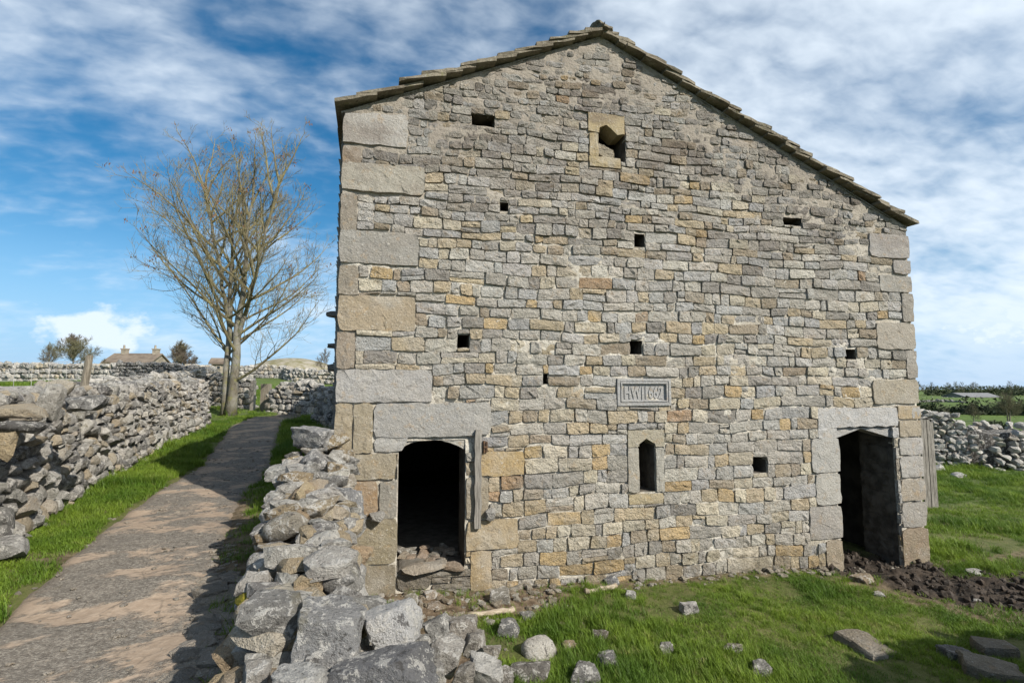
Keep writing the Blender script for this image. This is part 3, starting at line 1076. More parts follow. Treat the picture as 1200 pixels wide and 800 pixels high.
# ---- dressed stones
for name, r, tint in DRESSED:
    s0, z0, s1, z1 = wrect(*r)
    a, c = wall(r[0], r[1]), wall(r[2], r[1])
    poly = [wall(r[0], r[3]), wall(r[2], r[3]), wall(r[2], r[1]), wall(r[0], r[1])]
    g_ = 0.003
    poly = [(s0 + g_, z0 + g_), (s1 - g_, z0 + g_), (s1 - g_, z1 - g_), (s0 + g_, z1 - g_)]
    if name == 'quoin' and r[0] < 405:
        poly = [(-0.012, z0 + g_), poly[1], poly[2], (-0.012, z1 - g_)]
    if name == 'quoin' and r[2] > 1060:
        poly = [poly[0], (SW + .012, z0 + g_), (SW + .012, z1 - g_), poly[3]]
    if name == 'quoin' and r[0] < 405 and r[1] < 135:
        poly[3] = (-.012, roofline(0) - .02)
        poly[2] = (s1 - g_, min(z1, roofline(s1)))
    deep = 0.30 if name in ('jamb_stone', 'lintel', 'window_jamb') or (name == 'quoin' and abs(r[2] - 465) < 3) or (name == 'quoin' and r[0] in (1052.5, 1053, 1054, 1055, 1056, 1058)) else 0.2
    n_ = (max(4, int((s1 - s0) / .07)), max(3, int((z1 - z0) / .07)))
    v, f = block(poly, rb, 0.007, 0.0022, n_, deep, 0.016, 0.05, .6)
    # keep the hewn outline calm on large blocks
    c0 = (v.min(0) + v.max(0)) / 2
    o = obj(name, mesh(name, v - c0, f, M_QUOIN, False, jit(tint, rb, .06)), barn, loc=c0)


def head_stone(name, r, arch_px, depth, tint, proud=0.004):
    """rectangular head with a pointed or arched cut in its lower edge; arch_px runs left to right"""
    s0, z0, s1, z1 = wrect(*r)
    arch = [wall(*p_) for p_ in arch_px]
    pts = [(s0, z1), (s0, z0)] + [(max(s0 + .001, a_[0]), a_[1]) for a_ in arch] + [(s1, z0), (s1, z1)]
    # split as strips between top edge and the lower outline
    low = pts[1:-1]
    vs, fs = [], []
    for (s_, z_) in low:
        vs += [(s_, -proud, z1), (s_, -proud, z_), (s_, depth, z1), (s_, depth, z_)]
    for i in range(len(low) - 1):
        a_, b_ = i * 4, i * 4 + 4
        fs += [(a_, a_ + 1, b_ + 1, b_), (a_ + 2, b_ + 2, b_ + 3, a_ + 3), (a_ + 1, a_ + 3, b_ + 3, b_ + 1), (a_, b_, b_ + 2, a_ + 2)]
    e = (len(low) - 1) * 4
    fs += [(0, 2, 3, 1), (e, e + 1, e + 3, e + 2)]
    return obj(name, mesh(name, vs, fs, M_QUOIN, False, tint), barn)


# left doorway head: low four-centred arch, set back under the lintel
head_stone('door_head', (438.5, 512, 558, 528.5), [(466, 528), (472, 524), (482, 519), (494, 516.5), (505, 515.5), (516, 516), (528, 519), (538, 523), (545, 527)], 0.28, (0.37, 0.355, 0.32), -0.030)
head_stone('door_head', (958, 501, 1052, 513), [(983, 513), (1011, 502), (1046, 512.5), (1051, 512.8)], 0.28, (0.36, 0.36, 0.36), -0.030)
# plain cheeks of the right lintel, flush with its face
for r in ((958, 500.5, 980, 513), (1045, 500.5, 1052, 513)):
    s0, z0, s1, z1 = wrect(*r)
    v, f = block([(s0, z0), (s1, z0), (s1, z1), (s0, z1)], rb, .008, .003, (3, 3), .1, .012, .05)
    obj('lintel', mesh('lintel', v, f, M_QUOIN, False, (0.40, 0.40, 0.40)), barn)
s0, z0, s1, z1 = wrect(439, 512, 480, 529)
v, f = block([(s0, z0), (s0 + .30, z0), (s0 + .36, z1), (s0, z1)], rb, .008, .004, (4, 3), .1, .008, .1)
obj('jamb_stone', mesh('jamb_stone', v, f, M_QUOIN, False, (0.34, 0.335, 0.32)), barn)
# slit window head and pitching-hole head
head_stone('window_head', (735.5, 503.5, 778, 523.5), [(748.5, 523), (748.6, 520), (757, 513.5), (767, 519.5), (768, 523)], 0.28, (0.34, 0.31, 0.24), 0.012)
head_stone('window_head', (689, 134.5, 731, 156), [(701.5, 156), (702, 150), (710, 147), (716, 152), (723, 159), (730, 158)], 0.28, (0.36, 0.29, 0.17), 0.016)
# the stone wedged in the pitching hole
v, f = SH3[2]
cw = wall(713, 176)
v2 = (v * np.array([0.165, 0.10, 0.085])) @ rotm((0.0, R(28), R(-12))).T
obj('wedged_stone', mesh('wedged_stone', v2, f, M_STONE, False, (0.36, 0.30, 0.20)), barn, loc=(cw[0], 0.13, cw[1]))

# threshold of the left doorway: thin flat stones
for r, tint in (((465, 667, 505, 690), (0.22, 0.20, 0.17)), ((506, 668, 552, 675), (0.27, 0.25, 0.215)), ((506, 676, 528, 682), (0.25, 0.22, 0.185)), ((529, 676, 552, 682), (0.23, 0.21, 0.18)), ((506, 683, 552, 691), (0.21, 0.19, 0.16)), ((465, 691, 552, 720), (0.18, 0.16, 0.13))):
    s0, z0, s1, z1 = wrect(*r)
    v, f = block([(s0, z0), (s1, z0), (s1, z1), (s0, z1)], rb, .02, .008, (6, 3), .4, .005, .12)
    obj('threshold_stone', mesh('threshold_stone', v, f, M_STONE, False, tint), barn)

# ---- gable core: mortar bed with the openings cut out, and the inner face
op_all = HOLES + PUT


def snap(lo, hi, step, extra):
    base = [q for q in np.arange(lo, hi + step * .5, step) if all(abs(q - e) > step * .35 for e in extra)]
    return np.array(sorted(set(base + [e for e in extra if lo < e < hi] + [lo, hi])))


sx = snap(-0.0, SW, 0.045, [e for r in op_all for e in (r[0], r[2])])
szv = snap(GB, SE_A[1], 0.045, [e for r in op_all for e in (r[1], r[3])])


def slab(t0, disp, tag_name, mat):
    S, Zz = np.meshgrid(sx, szv)
    Zc = np.minimum(Zz, roofline(S))
    T = np.full(S.shape, t0)
    if disp:
        nz = fbm(S * 7 + 3, Zz * 9 + 1, 3) - 0.47
        big = fbm(S * 1.6 + 30, Zz * 1.6 + 8, 3) - 0.45
        up = 1 - sstep(0.25, 1.2, roofline(S) - Zc)
        T = T - nz * 0.075 - big * 0.035 - up * 0.012
        T = np.clip(T, -0.004, 0.06)
    n_ = len(sx)
    vs = np.stack([S, T, Zc], -1).reshape(-1, 3)
    fs = []
    for j in range(len(szv) - 1):
        for i in range(n_ - 1):
            cs, cz = (sx[i] + sx[i + 1]) / 2, (szv[j] + szv[j + 1]) / 2
            if szv[j] >= max(roofline(sx[i]), roofline(sx[i + 1])) - 1e-4:
                continue
            if any(r[0] < cs < r[2] and r[1] < cz < r[3] for r in op_all):
                continue
            fs.append((j * n_ + i, j * n_ + i + 1, (j + 1) * n_ + i + 1, (j + 1) * n_ + i))
    return obj(tag_name, mesh(tag_name, vs, fs, mat, False), barn)


slab(0.011, True, 'mortar', M_MORTAR)
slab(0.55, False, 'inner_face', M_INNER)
M_REVEAL = flat_mat('shaded_jamb_stone', (0.050, 0.044, 0.036), (0.115, 0.102, 0.085), 7, .95, .8)  # shade of the openings put into this dark stone colour
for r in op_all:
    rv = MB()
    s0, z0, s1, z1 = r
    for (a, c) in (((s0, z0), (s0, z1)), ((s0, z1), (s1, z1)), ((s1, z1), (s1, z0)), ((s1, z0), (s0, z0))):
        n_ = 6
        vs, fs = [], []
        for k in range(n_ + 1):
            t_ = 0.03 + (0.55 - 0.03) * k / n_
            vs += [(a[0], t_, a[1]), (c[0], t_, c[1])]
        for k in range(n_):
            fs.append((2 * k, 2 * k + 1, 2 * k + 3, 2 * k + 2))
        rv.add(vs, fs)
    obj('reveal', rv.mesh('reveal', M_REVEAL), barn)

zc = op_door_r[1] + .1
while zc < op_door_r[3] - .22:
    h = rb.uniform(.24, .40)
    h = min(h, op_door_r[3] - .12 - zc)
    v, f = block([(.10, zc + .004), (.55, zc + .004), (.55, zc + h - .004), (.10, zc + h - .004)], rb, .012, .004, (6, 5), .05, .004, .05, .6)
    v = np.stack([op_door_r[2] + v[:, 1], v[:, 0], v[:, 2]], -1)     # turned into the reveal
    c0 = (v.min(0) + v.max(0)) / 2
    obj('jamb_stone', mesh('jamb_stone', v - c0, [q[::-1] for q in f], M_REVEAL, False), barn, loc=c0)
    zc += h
# ---- side walls, rear wall, inner partition
DEPTH = 9.0
SK = -0.105                     # the left side runs out of square
hl, hr_ = SE_L[1], SE_R[1]
M_INSHADE = flat_mat('shade_painted_plaster', (0.020, 0.018, 0.015), (0.055, 0.050, 0.042), 4, .95, .2)  # near-black colour stands in for shade inside the barn
ns = 30


def side_wall(s_at, z_top, thick, sgn):
    sw = MB()
    for k in range(ns):
        t0_, t1_ = 0.1 + (DEPTH - .1) * k / ns, 0.1 + (DEPTH - .1) * (k + 1) / ns
        a, c = s_at(t0_), s_at(t1_)
        vs = [(a, t0_, GB), (c, t1_, GB), (c, t1_, z_top), (a, t0_, z_top), (a + thick * sgn, t0_, GB), (c + thick * sgn, t1_, GB), (c + thick * sgn, t1_, z_top), (a + thick * sgn, t0_, z_top)]
        sw.add(vs, [(0, 1, 2, 3), (7, 6, 5, 4), (3, 2, 6, 7)])
    obj('side_wall', sw.mesh('side_wall', M_MORTAR), barn)
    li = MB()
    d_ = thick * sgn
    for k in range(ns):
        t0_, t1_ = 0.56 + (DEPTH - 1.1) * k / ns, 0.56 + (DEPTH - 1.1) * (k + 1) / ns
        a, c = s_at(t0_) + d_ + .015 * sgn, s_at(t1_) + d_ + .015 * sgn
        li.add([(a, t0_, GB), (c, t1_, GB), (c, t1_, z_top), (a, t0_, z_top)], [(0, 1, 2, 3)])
    obj('inner_face', li.mesh('inner_face', M_INSHADE), barn)  # dark sheet over the wall, inside shade painted in its colour


side_wall(lambda t_: 0.03 + SK * t_, hl - .03, 0.5, 1)
side_wall(lambda t_: SW - 0.02, hr_ - .03, 0.24, -1)
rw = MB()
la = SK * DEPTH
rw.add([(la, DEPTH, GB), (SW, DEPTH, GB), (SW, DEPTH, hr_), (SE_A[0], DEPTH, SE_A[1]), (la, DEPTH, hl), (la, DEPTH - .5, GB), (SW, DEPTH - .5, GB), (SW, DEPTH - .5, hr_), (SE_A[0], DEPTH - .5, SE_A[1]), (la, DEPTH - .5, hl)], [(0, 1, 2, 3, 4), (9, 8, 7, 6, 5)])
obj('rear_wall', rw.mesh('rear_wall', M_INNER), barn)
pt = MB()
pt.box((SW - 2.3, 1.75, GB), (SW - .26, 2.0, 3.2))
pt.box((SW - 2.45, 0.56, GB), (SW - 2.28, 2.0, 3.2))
obj('partition_wall', pt.mesh('partition_wall', M_INSHADE), barn)
# stones of the left side wall, and through stones that stick out of it
sl = MB()
zc = -0.3
while zc < hl - .1:
    h = rb.uniform(.14, .26)
    t_ = 0.15
    while t_ < DEPTH - .3:
        wd = rb.uniform(.2, .6)
        v, f = SH1[rb.randint(len(SH1))]
        sl.add(v * np.array([.10, wd * .54, h * .54]) + np.array([0.07 + SK * (t_ + wd / 2), t_ + wd / 2, zc + h / 2]), f, jit(GREY, rb))
        if zc + h < hr_ - .1:
            sl.add(v * np.array([.10, wd * .54, h * .54]) + np.array([SW - .07, t_ + wd / 2, zc + h / 2]), f, jit(GREY, rb))
        t_ += wd
    zc += h
obj('small_stone', sl.mesh('small_stone', M_STONE), barn, kind='stuff')
for (px, py, t_, w_, h_) in ((389, 369, .9, .02, .045), (389, 405, 1.5, .02, .035), (389, 430, 1.5, .04, .06)):
    r_ = ray(px, py)
    c_ = Vector((0, 0, EYE))
    kk = ((P0 + M_ * t_) - c_).dot(M_) / r_.dot(M_)
    q_ = c_ + r_ * kk - P0
    v, f = SH2[rb.randint(len(SH2))]
    o = obj('through_stone', mesh('through_stone', v * np.array([w_ / 2 + .12, .13, h_]), f, M_STONE, True, jit(DK, rb), R(35)), barn, loc=(q_.dot(U) + .06, t_, q_.z))

# ---- roof of stone slates
def roof_pt(side, d, t_):
    """point on the roof plane at distance d down the slope from the ridge"""
    k = t_ / DEPTH
    ap = np.array([SE_A[0] + SK * .4 * t_, SE_A[1]])
    ev = np.array([SE_L[0] + SK * t_, SE_L[1]]) if side == 0 else np.array([SE_R[0], SE_R[1]])
    L_ = np.linalg.norm(ev - ap)
    q = ap + (ev - ap) * d / L_
    return q[0], q[1]


rest = MB()
verge = []
for side in (0, 1):
    ev = SE_L if side == 0 else SE_R
    L_ = math.hypot(ev[0] - SE_A[0], ev[1] - SE_A[1])
    over = 0.10 if side == 0 else 0.12
    gauge = 0.235
    n_ = int((L_ + over) / gauge)
    gauge = (L_ + over) / n_
    for i in range(n_ + 1):
        d1 = L_ + over - gauge * i                # lower edge of this course
        t_ = -0.10
        first = True
        while t_ < DEPTH + .1:
            wd = rb.uniform(.42, .8)
            ln = min(rb.uniform(.46, .62), d1 + .02)
            th = rb.uniform(.026, .046)
            lo_ = d1 + rb.uniform(-.035, .035)
            hi_ = max(lo_ - ln, 0.0)
            ts = (t_ + rb.uniform(-.035, .02) if first else t_ + .004, min(t_ + wd, DEPTH + .1))
            vs = []
            nseg = 4
            lv_ = rb.uniform(0, .04)
            for a in range(nseg + 1):
                dd_ = hi_ + (lo_ - hi_) * a / nseg
                lift = 0.012 + (0.055 + lv_) * (a / nseg) + rb.normal(0, .003)
                thk = th * (0.85 + 0.3 * rb.rand())
                for tt in ts:
                    s_, z_ = roof_pt(side, dd_, max(tt, 0))
                    vs += [(s_, tt + rb.normal(0, .008), z_ + lift), (s_, tt + rb.normal(0, .006), z_ + lift + thk)]
            fs = []
            for a in range(nseg):
                b0, b1 = a * 4, a * 4 + 4
                fs += [(b0, b0 + 2, b1 + 2, b1), (b0 + 1, b1 + 1, b1 + 3, b0 + 3), (b0, b1, b1 + 1, b0 + 1), (b0 + 2, b0 + 3, b1 + 3, b1 + 2)]
            fs += [(0, 1, 3, 2), (nseg * 4, nseg * 4 + 2, nseg * 4 + 3, nseg * 4 + 1)]
            if first:
                verge.append((vs, fs))
            else:
                rest.add(vs, fs)
            first = False
            t_ += wd
for vs, fs in verge:
    obj('roof_slate', mesh('roof_slate', vs, fs, M_SLATE, False), barn)
obj('roof', rest.mesh('roof', M_SLATE), barn, kind='stuff')
# sarking under the slates keeps the inside dark
sk_ = MB()
for side in (0, 1):
    vs = []
    ev = SE_L if side == 0 else SE_R
    L_ = math.hypot(ev[0] - SE_A[0], ev[1] - SE_A[1])
    for t_ in (0.0, DEPTH):
        for d_ in (0, L_ + .03):
            s_, z_ = roof_pt(side, d_, t_)
            vs += [(s_, t_, z_ - .005), (s_, t_, z_ + .012)]
    sk_.add(vs, [(0, 2, 6, 4), (1, 5, 7, 3), (0, 1, 3, 2), (4, 6, 7, 5)])
obj('roof_boarding', sk_.mesh('roof_boarding', M_WOOD), barn)
for k in range(13):
    t_ = -0.08 + k * .72
    v, f = SH3[(k * 3 + 1) % len(SH3)] if k == 0 else SH2[k % len(SH2)]
    hd = np.array([.17, .30, .085]) if k == 0 else np.array([.16, .37, .08])
    obj('ridge_stone', mesh('ridge_stone', v * hd, f, M_SLATE, True, None, R(35)), barn, loc=(SE_A[0] + SK * .4 * max(t_, 0) + .01, t_ + .22, SE_A[1] + .115))

# ---- dated panel
s0, z0, s1, z1 = wrect(722.5, 443.5, 785, 475)
PT = (0.355, 0.36, 0.365)
dp = MB()


def frame_ring(mb, a, c, t0, t1):
    """flat ring from rect a at depth t0 to rect c at depth t1"""
    vs = [(a[0], t0, a[1]), (a[2], t0, a[1]), (a[2], t0, a[3]), (a[0], t0, a[3]), (c[0], t1, c[1]), (c[2], t1, c[1]), (c[2], t1, c[3]), (c[0], t1, c[3])]
    mb.add(vs, [(0, 1, 5, 4), (1, 2, 6, 5), (2, 3, 7, 6), (3, 0, 4, 7)], PT)


def ins(r, d):
    return (r[0] + d, r[1] + d, r[2] - d, r[3] - d)


r0 = (s0, z0, s1, z1)
frame_ring(dp, r0, r0, 0.10, -0.030)
frame_ring(dp, r0, ins(r0, .030), -0.030, -0.032)
frame_ring(dp, ins(r0, .030), ins(r0, .034), -0.032, -0.022)
frame_ring(dp, ins(r0, .034), ins(r0, .042), -0.022, -0.022)
frame_ring(dp, ins(r0, .042), ins(r0, .046), -0.022, -0.034)
frame_ring(dp, ins(r0, .046), ins(r0, .062), -0.034, -0.034)
frame_ring(dp, ins(r0, .062), ins(r0, .066), -0.034, 0.000)
ri = ins(r0, .066)
dp.add([(ri[0], 0, ri[1]), (ri[2], 0, ri[1]), (ri[2], 0, ri[3]), (ri[0], 0, ri[3])], [(0, 1, 2, 3)], PT)
panel = obj('date_panel', dp.mesh('date_panel', M_QUOIN), barn)
fc = bpy.data.curves.new('lettering', 'FONT')
fc.body = "HW|1662"
fc.align_x, fc.align_y = 'CENTER', 'CENTER'
fc.size = 0.205
fc.extrude = 0.007
fc.offset = 0.0035
fc.bevel_depth = 0.0015
tmp = bpy.data.objects.new('lettering', fc)
COL.objects.link(tmp)
dg = bpy.context.evaluated_depsgraph_get()
lm = bpy.data.meshes.new_from_object(tmp.evaluated_get(dg))
bpy.data.objects.remove(tmp)
wl = max(v.co.x for v in lm.vertices) - min(v.co.x for v in lm.vertices)
kx = (ri[2] - ri[0]) * .88 / wl
at_ = lm.color_attributes.new('tint', 'FLOAT_COLOR', 'POINT')
at_.data.foreach_set('color', np.tile(np.array([*PT, 1], np.float32), len(lm.vertices)))
lm.materials.clear()
lm.materials.append(M_QUOIN)
lo = obj('lettering', lm, panel, loc=((ri[0] + ri[2]) / 2 - .005, -0.003, (ri[1] + ri[3]) / 2 - .012))
lo.rotation_euler = (R(90), 0, 0)
lo.scale = (kx, 1.0, 1)

# ---- timber and iron at the doorway
s0, z0, s1, z1 = wrect(555.5, 503, 563, 617)
wb = MB()
n_ = 12
vs, fs = [], []
for k in range(n_ + 1):
    z_ = z0 + (z1 - z0) * k / n_
    ja = rb.normal(0, .003)
    for (s_, t_) in ((s0, -.075), (s1, -.078), (s1, -.012), (s0, -.012)):
        vs.append((s_ + ja + (0.008 if k == n_ and s_ == s0 else 0), t_, z_))
for k in range(n_):
    for q in range(4):
        fs.append((k * 4 + q, k * 4 + (q + 1) % 4, k * 4 + 4 + (q + 1) % 4, k * 4 + 4 + q))
fs += [(3, 2, 1, 0), tuple(n_ * 4 + q for q in range(4))]
wb.add(vs, fs)
obj('door_post', wb.mesh('door_post', M_WOOD), barn)
ib = MB()
a0 = wrect(566, 516, 571, 530)
ib.box((a0[0], -.05, a0[1]), (a0[0] + .018, -.005, a0[3]))
ib.box((a0[0] + .03, -.05, a0[1] + .01), (a0[0] + .045, -.005, a0[3] - .01))
ib.box((a0[0], -.056, (a0[1] + a0[3]) / 2 - .01), (a0[0] + .045, -.03, (a0[1] + a0[3]) / 2 + .01))
obj('iron_hinge', ib.mesh('iron_hinge', M_IRON), barn)
v, f = SH2[4]
c_ = wall(574, 601)
obj('knob_stone', mesh('knob_stone', v * np.array([.06, .07, .065]), f, M_STONE, False, LGREY), barn, loc=(c_[0], -.04, c_[1]))
c_ = wall(442, 603)
v, f = SH2[7]
obj('ledge_stone', mesh('ledge_stone', v * np.array([.085, .09, .05]), f, M_STONE, False, LGREY), barn, loc=(c_[0], -.06, c_[1]))
hk = MB()
hk.box((SW - .05, .2, hr_ - .36), (SW + .13, .26, hr_ - .335))
hk.box((SW + .10, .2, hr_ - .36), (SW + .13, .26, hr_ - .30))
obj('eave_bracket', hk.mesh('eave_bracket', M_IRON), barn)

# ---- rubble lying in the left doorway
heap = empty("rubble_heap", bw(1.1, .15, 0.25), BROT, "heap of broken stones lying in the dark left doorway", "rubble")
hs = []
for k in range(34):
    s_ = rb.uniform(op_door_l[0] + .06, op_door_l[2] - .05)
    t_ = rb.uniform(.02, .75)
    z_ = op_door_l[1] - .05 + .10 * (t_ / .75) + rb.uniform(-.02, .04)
    p_ = bw(s_, t_, z_)
    hs.append((tuple(p_), (rb.normal(0, .2), rb.normal(0, .2), rb.uniform(0, 3)), (rb.uniform(.045, .10), rb.uniform(.05, .09), rb.uniform(.02, .045)), jit([(0.33, 0.27, 0.20), (0.30, 0.22, 0.16), (0.36, 0.33, 0.28)][k % 3], rb)))
p_ = bw(op_door_l[0] + .30, -.02, op_door_l[1] + .045)
hs.append((tuple(p_), (0, R(-2), BROT), (.25, .12, .045), (0.36, 0.31, 0.25)))
p_ = bw(op_door_l[0] + .60, 0, op_door_l[1] + .02)
hs.append((tuple(p_), (0, R(6), BROT), (.13, .11, .04), (0.30, 0.23, 0.17)))
heap.rotation_euler = (0, 0, 0)
place_stones(heap, hs, origin=heap.location)
# floor inside behind the threshold
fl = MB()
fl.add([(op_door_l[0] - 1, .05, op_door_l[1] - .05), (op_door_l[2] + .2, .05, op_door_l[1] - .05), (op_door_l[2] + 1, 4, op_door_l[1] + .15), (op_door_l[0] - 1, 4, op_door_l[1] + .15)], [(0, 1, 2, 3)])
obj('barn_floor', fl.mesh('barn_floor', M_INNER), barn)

# ================================================================== DRY STONE WALLS
rw_ = np.random.RandomState(21)
# left lane wall
path = []
tops = np.interp([p[1] for p in LWALL], [2.4, 4.6, 6.3, 8.1, 10.2, 12.6, 14.9, 15.7, 16.2], [2.0, 2.08, 2.12, 2.12, 2.18, 2.22, 2.26, 2.25, 2.25])
for (x, y), tp in zip(LWALL, tops):
    path.append((x - .22, y, float(H0(x, y)) + .02, tp, 0.36))
st, core = drystone(path, rw_, .12, .34, .11, .23, (1, -1), depth=.17, ragged=.07, face_weight=(1, .02), wild=2.2)
lw = empty("dry_stone_wall", (path[1][0], path[1][1], path[1][2]), 0, "long grey dry stone wall along the left side of the lane", "wall")
# copes chosen by hand at the near end
for (px, py, Yd, hd, tint, e) in ((22, 481, 4.9, (.22, .16, .07), (0.40, 0.34, 0.25), (0, .05, .6)), (60, 471, 5.1, (.09, .12, .19), (0.40, 0.38, 0.34), (.1, .15, .4)), (100, 472, 5.6, (.20, .17, .09), (0.25, .245, .235), (0, 0, .5)),
                                  (8, 520, 4.8, (.08, .13, .16), (0.40, 0.32, 0.2), (0, .05, .6)), (25, 500, 4.85, (.19, .16, .06), (.17, .165, .16), (0, .1, .6)), (8, 642, 4.75, (.16, .14, .10), (.36, .35, .33), (0, .05, .5))):
    st.append((tuple(at_y(px, py, Yd)), e, hd, tint, 3))
place_stones(lw, st, 300, origin=lw.location)
obj('core', core.mesh('core', M_LIME_A), lw).matrix_parent_inverse = Matrix.Translation(-lw.location)

# tumbledown wall running from the barn corner towards the viewer
MW = [(-0.52, 1.25, 1.02), (-0.74, 1.9, 1.12), (-1.02, 2.6, 1.24), (-1.32, 3.4, 1.36), (-1.60, 4.2, 1.46), (-1.84, 5.0, 1.58), (-1.93, 5.32, 1.62)]
path = [(x, y, float(H0(x + .35, y)) - .02, tp + .04, .29) for x, y, tp in MW]
st, core = drystone(path, rw_, .11, .25, .08, .17, (1, -1), wild=1.7, tints=LIME_T + BUFF_T[:1], depth=.13, ragged=.08, face_weight=(1, .6), cope=False)
# loose top: three irregular files of stones
P_ = resample(path, .05)
for k in range(170):
    i = rw_.randint(len(P_))
    x, y, z0, z1, th = P_[i]
    o_ = rw_.uniform(-.27, .27)
    hd = (rw_.uniform(.05, .115), rw_.uniform(.045, .10), rw_.uniform(.035, .075))
    st.append(((x + o_, y + o_ * .3, z1 - .03 - .10 * abs(o_) / .27 + rw_.uniform(-.05, .05)), (rw_.normal(0, .3), rw_.normal(0, .3), rw_.uniform(0, 3)), hd, jit((LIME_T + BUFF_T)[rw_.randint(len(LIME_T) + 3)], rw_), 1.2))
# spill of stones at the foot, towards the grass
for k in range(95):
    y = rw_.uniform(2.5, 4.4)
    x = -.62 - (y - 2.6) * .42 + abs(rw_.normal(0, .33)) + .06
    hd = (rw_.uniform(.035, .105), rw_.uniform(.035, .09), rw_.uniform(.03, .075))
    st.append(((x, y, hz(x, y) + hd[2] * .5 + max(0, .22 - .5 * (x + .62 + (y - 2.6) * .42))), (rw_.normal(0, .3), rw_.normal(0, .3), rw_.uniform(0, 3)), hd, jit(LIME_T[rw_.randint(len(LIME_T))], rw_), 1.0))
mw = empty("dry_stone_wall", (-1.0, 2.6, .3), 0, "tumbledown grey stone wall with big boulders running up to the barn corner", "wall")
place_stones(mw, st, 255, origin=mw.location)
obj('core', core.mesh('core', M_LIME_A), mw).matrix_parent_inverse = Matrix.Translation(-mw.location)
BIG = [  # px, py, half width px, half height px, depth, tint, tilt, shape
    (384, 748, 52, 50, 2.15, (0.27, 0.268, 0.265), 18, 0), (458, 738, 44, 34, 2.35, (0.47, 0.465, 0.46), -14, 1), (450, 792, 76, 34, 2.0, (0.17, 0.17, 0.175), -6, 2),
    (333, 764, 24, 36, 2.2, (0.38, 0.30, 0.17), 12, 3), (292, 764, 34, 32, 2.32, (0.36, 0.305, 0.235), 4, 4), (316, 716, 27, 21, 2.6, (0.30, 0.25, 0.16), 5, 5), (354, 706, 23, 26, 2.62, (0.31, 0.24, 0.155), 18, 6),
    (374, 661, 27, 22, 3.0, (0.39, 0.33, 0.22), 14, 7), (316, 667, 27, 24, 3.0, (0.44, 0.42, 0.385), 0, 8), (339, 692, 18, 13, 2.85, (0.46, 0.43, 0.36), 0, 9), (404, 682, 24, 20, 3.1, (0.37, 0.36, 0.345), 0, 10),
    (402, 712, 28, 26, 3.0, (0.45, 0.44, 0.42), 8, 11), (412, 651, 26, 16, 3.35, (0.32, 0.235, 0.15), 6, 12), (386, 626, 36, 17, 3.55, (0.33, 0.33, 0.33), -8, 13), (314, 634, 21, 15, 3.4, (0.40, 0.38, 0.34), 0, 1), (341, 655, 12, 18, 3.2, (0.30, 0.30, 0.31), 14, 2),
    (396, 592, 32, 22, 4.0, (0.24, 0.24, 0.245), -4, 3), (331, 587, 21, 14, 4.0, (0.43, 0.42, 0.39), 6, 4), (366, 515, 28, 18, 5.1, (0.27, 0.27, 0.27), 0, 5), (348, 602, 20, 13, 3.8, (0.28, .28, .285), 12, 6), (372, 545, 20, 16, 4.7, (.25, .245, .24), 40, 8),
    (392, 560, 20, 12, 4.5, (.40, .38, .33), 0, 9), (330, 552, 18, 9, 4.6, (.35, .345, .32), -8, 10), (345, 566, 14, 10, 4.4, (.23, .23, .23), 0, 11), (412, 615, 18, 16, 3.9, (.22, .215, .21), 0, 12), (300, 792, 22, 20, 2.0, (.32, .30, .27), 0, 13), (350, 796, 40, 14, 1.9, (.36, .355, .34), 0, 0),
    (428, 740, 16, 22, 2.7, (.27, .27, .27), 10, 7),
    # the near spill beside the grass
    (512, 737, 22, 16, 3.3, (.29, .285, .27), -22, 1), (543, 738, 24, 20, 3.35, (.27, .245, .215), 8, 2), (556, 752, 16, 17, 3.3, (.30, .28, .25), 0, 3), (522, 768, 24, 24, 2.9, (.36, .34, .31), 15, 4), (568, 790, 26, 22, 2.8, (.42, .405, .375), 10, 5), (590, 796, 14, 16, 2.85, (.27, .25, .22), 0, 6), (543, 792, 18, 18, 2.75, (.25, .23, .20), 0, 9), (497, 800, 30, 24, 2.35, (.30, .285, .26), 0, 10), (490, 757, 18, 15, 3.0, (.27, .26, .24), 0, 11), (577, 762, 13, 10, 3.2, (.33, .30, .26), 0, 12),
]
for (px, py, hw, hh_, Yd, tint, tilt, k) in BIG:
    p_ = at_y(px, py, Yd)
    d_ = Yd
    o = obj('stone', ROCK3[k % len(ROCK3)], mw, loc=p_ - mw.location)
    sx_, sz_ = hw / 602 * d_, hh_ / 602 * d_
    kq = .78 if py > 720 else .90
    o.scale = (sx_ * kq, (sx_ + sz_) * .48 * kq, sz_ * kq)
    o.rotation_euler = (rw_.normal(0, .08), R(tilt), rw_.uniform(-.25, .25))
    o.color = tuple(min(.6, q * 1.15) for q in tint) + (1,)
    if tint[0] - tint[2] > .08:
        grit(o)
mv, mf = SH2[5]
p_ = at_y(300, 700, 2.62)
obj('moss', mesh('moss', mv * np.array([.085, .07, .03]), mf, M_MOSS, True), mw, loc=p_ - mw.location)

# walls at the head of the lane and across the fields
def far_wall(pts, label, w_lo, w_hi, h_lo, h_hi, limit, th=.32, group=None, tints=LIME_T, cope=True, sides=(1, -1), ragged=.05, wild=1.3):
    path = [(x, y, float(H0(x, y)) - .02, tp, th) for x, y, tp in pts]
    st, core = drystone(path, rw_, w_lo, w_hi, h_lo, h_hi, sides, depth=max(.14, w_lo * .6), ragged=ragged, tints=tints, cope=cope, wild=wild)
    q = path[len(path) // 2]
    e = empty("dry_stone_wall", (q[0], q[1], q[2]), 0, label, "wall", group)
    place_stones(e, st, limit, origin=e.location, join_name='stone')
    obj('core', core.mesh('core', M_LIME_A), e).matrix_parent_inverse = Matrix.Translation(-e.location)


def pp(px, py, Y):
    q = at_y(px, py, Y)
    return (q.x, q.y, q.z)


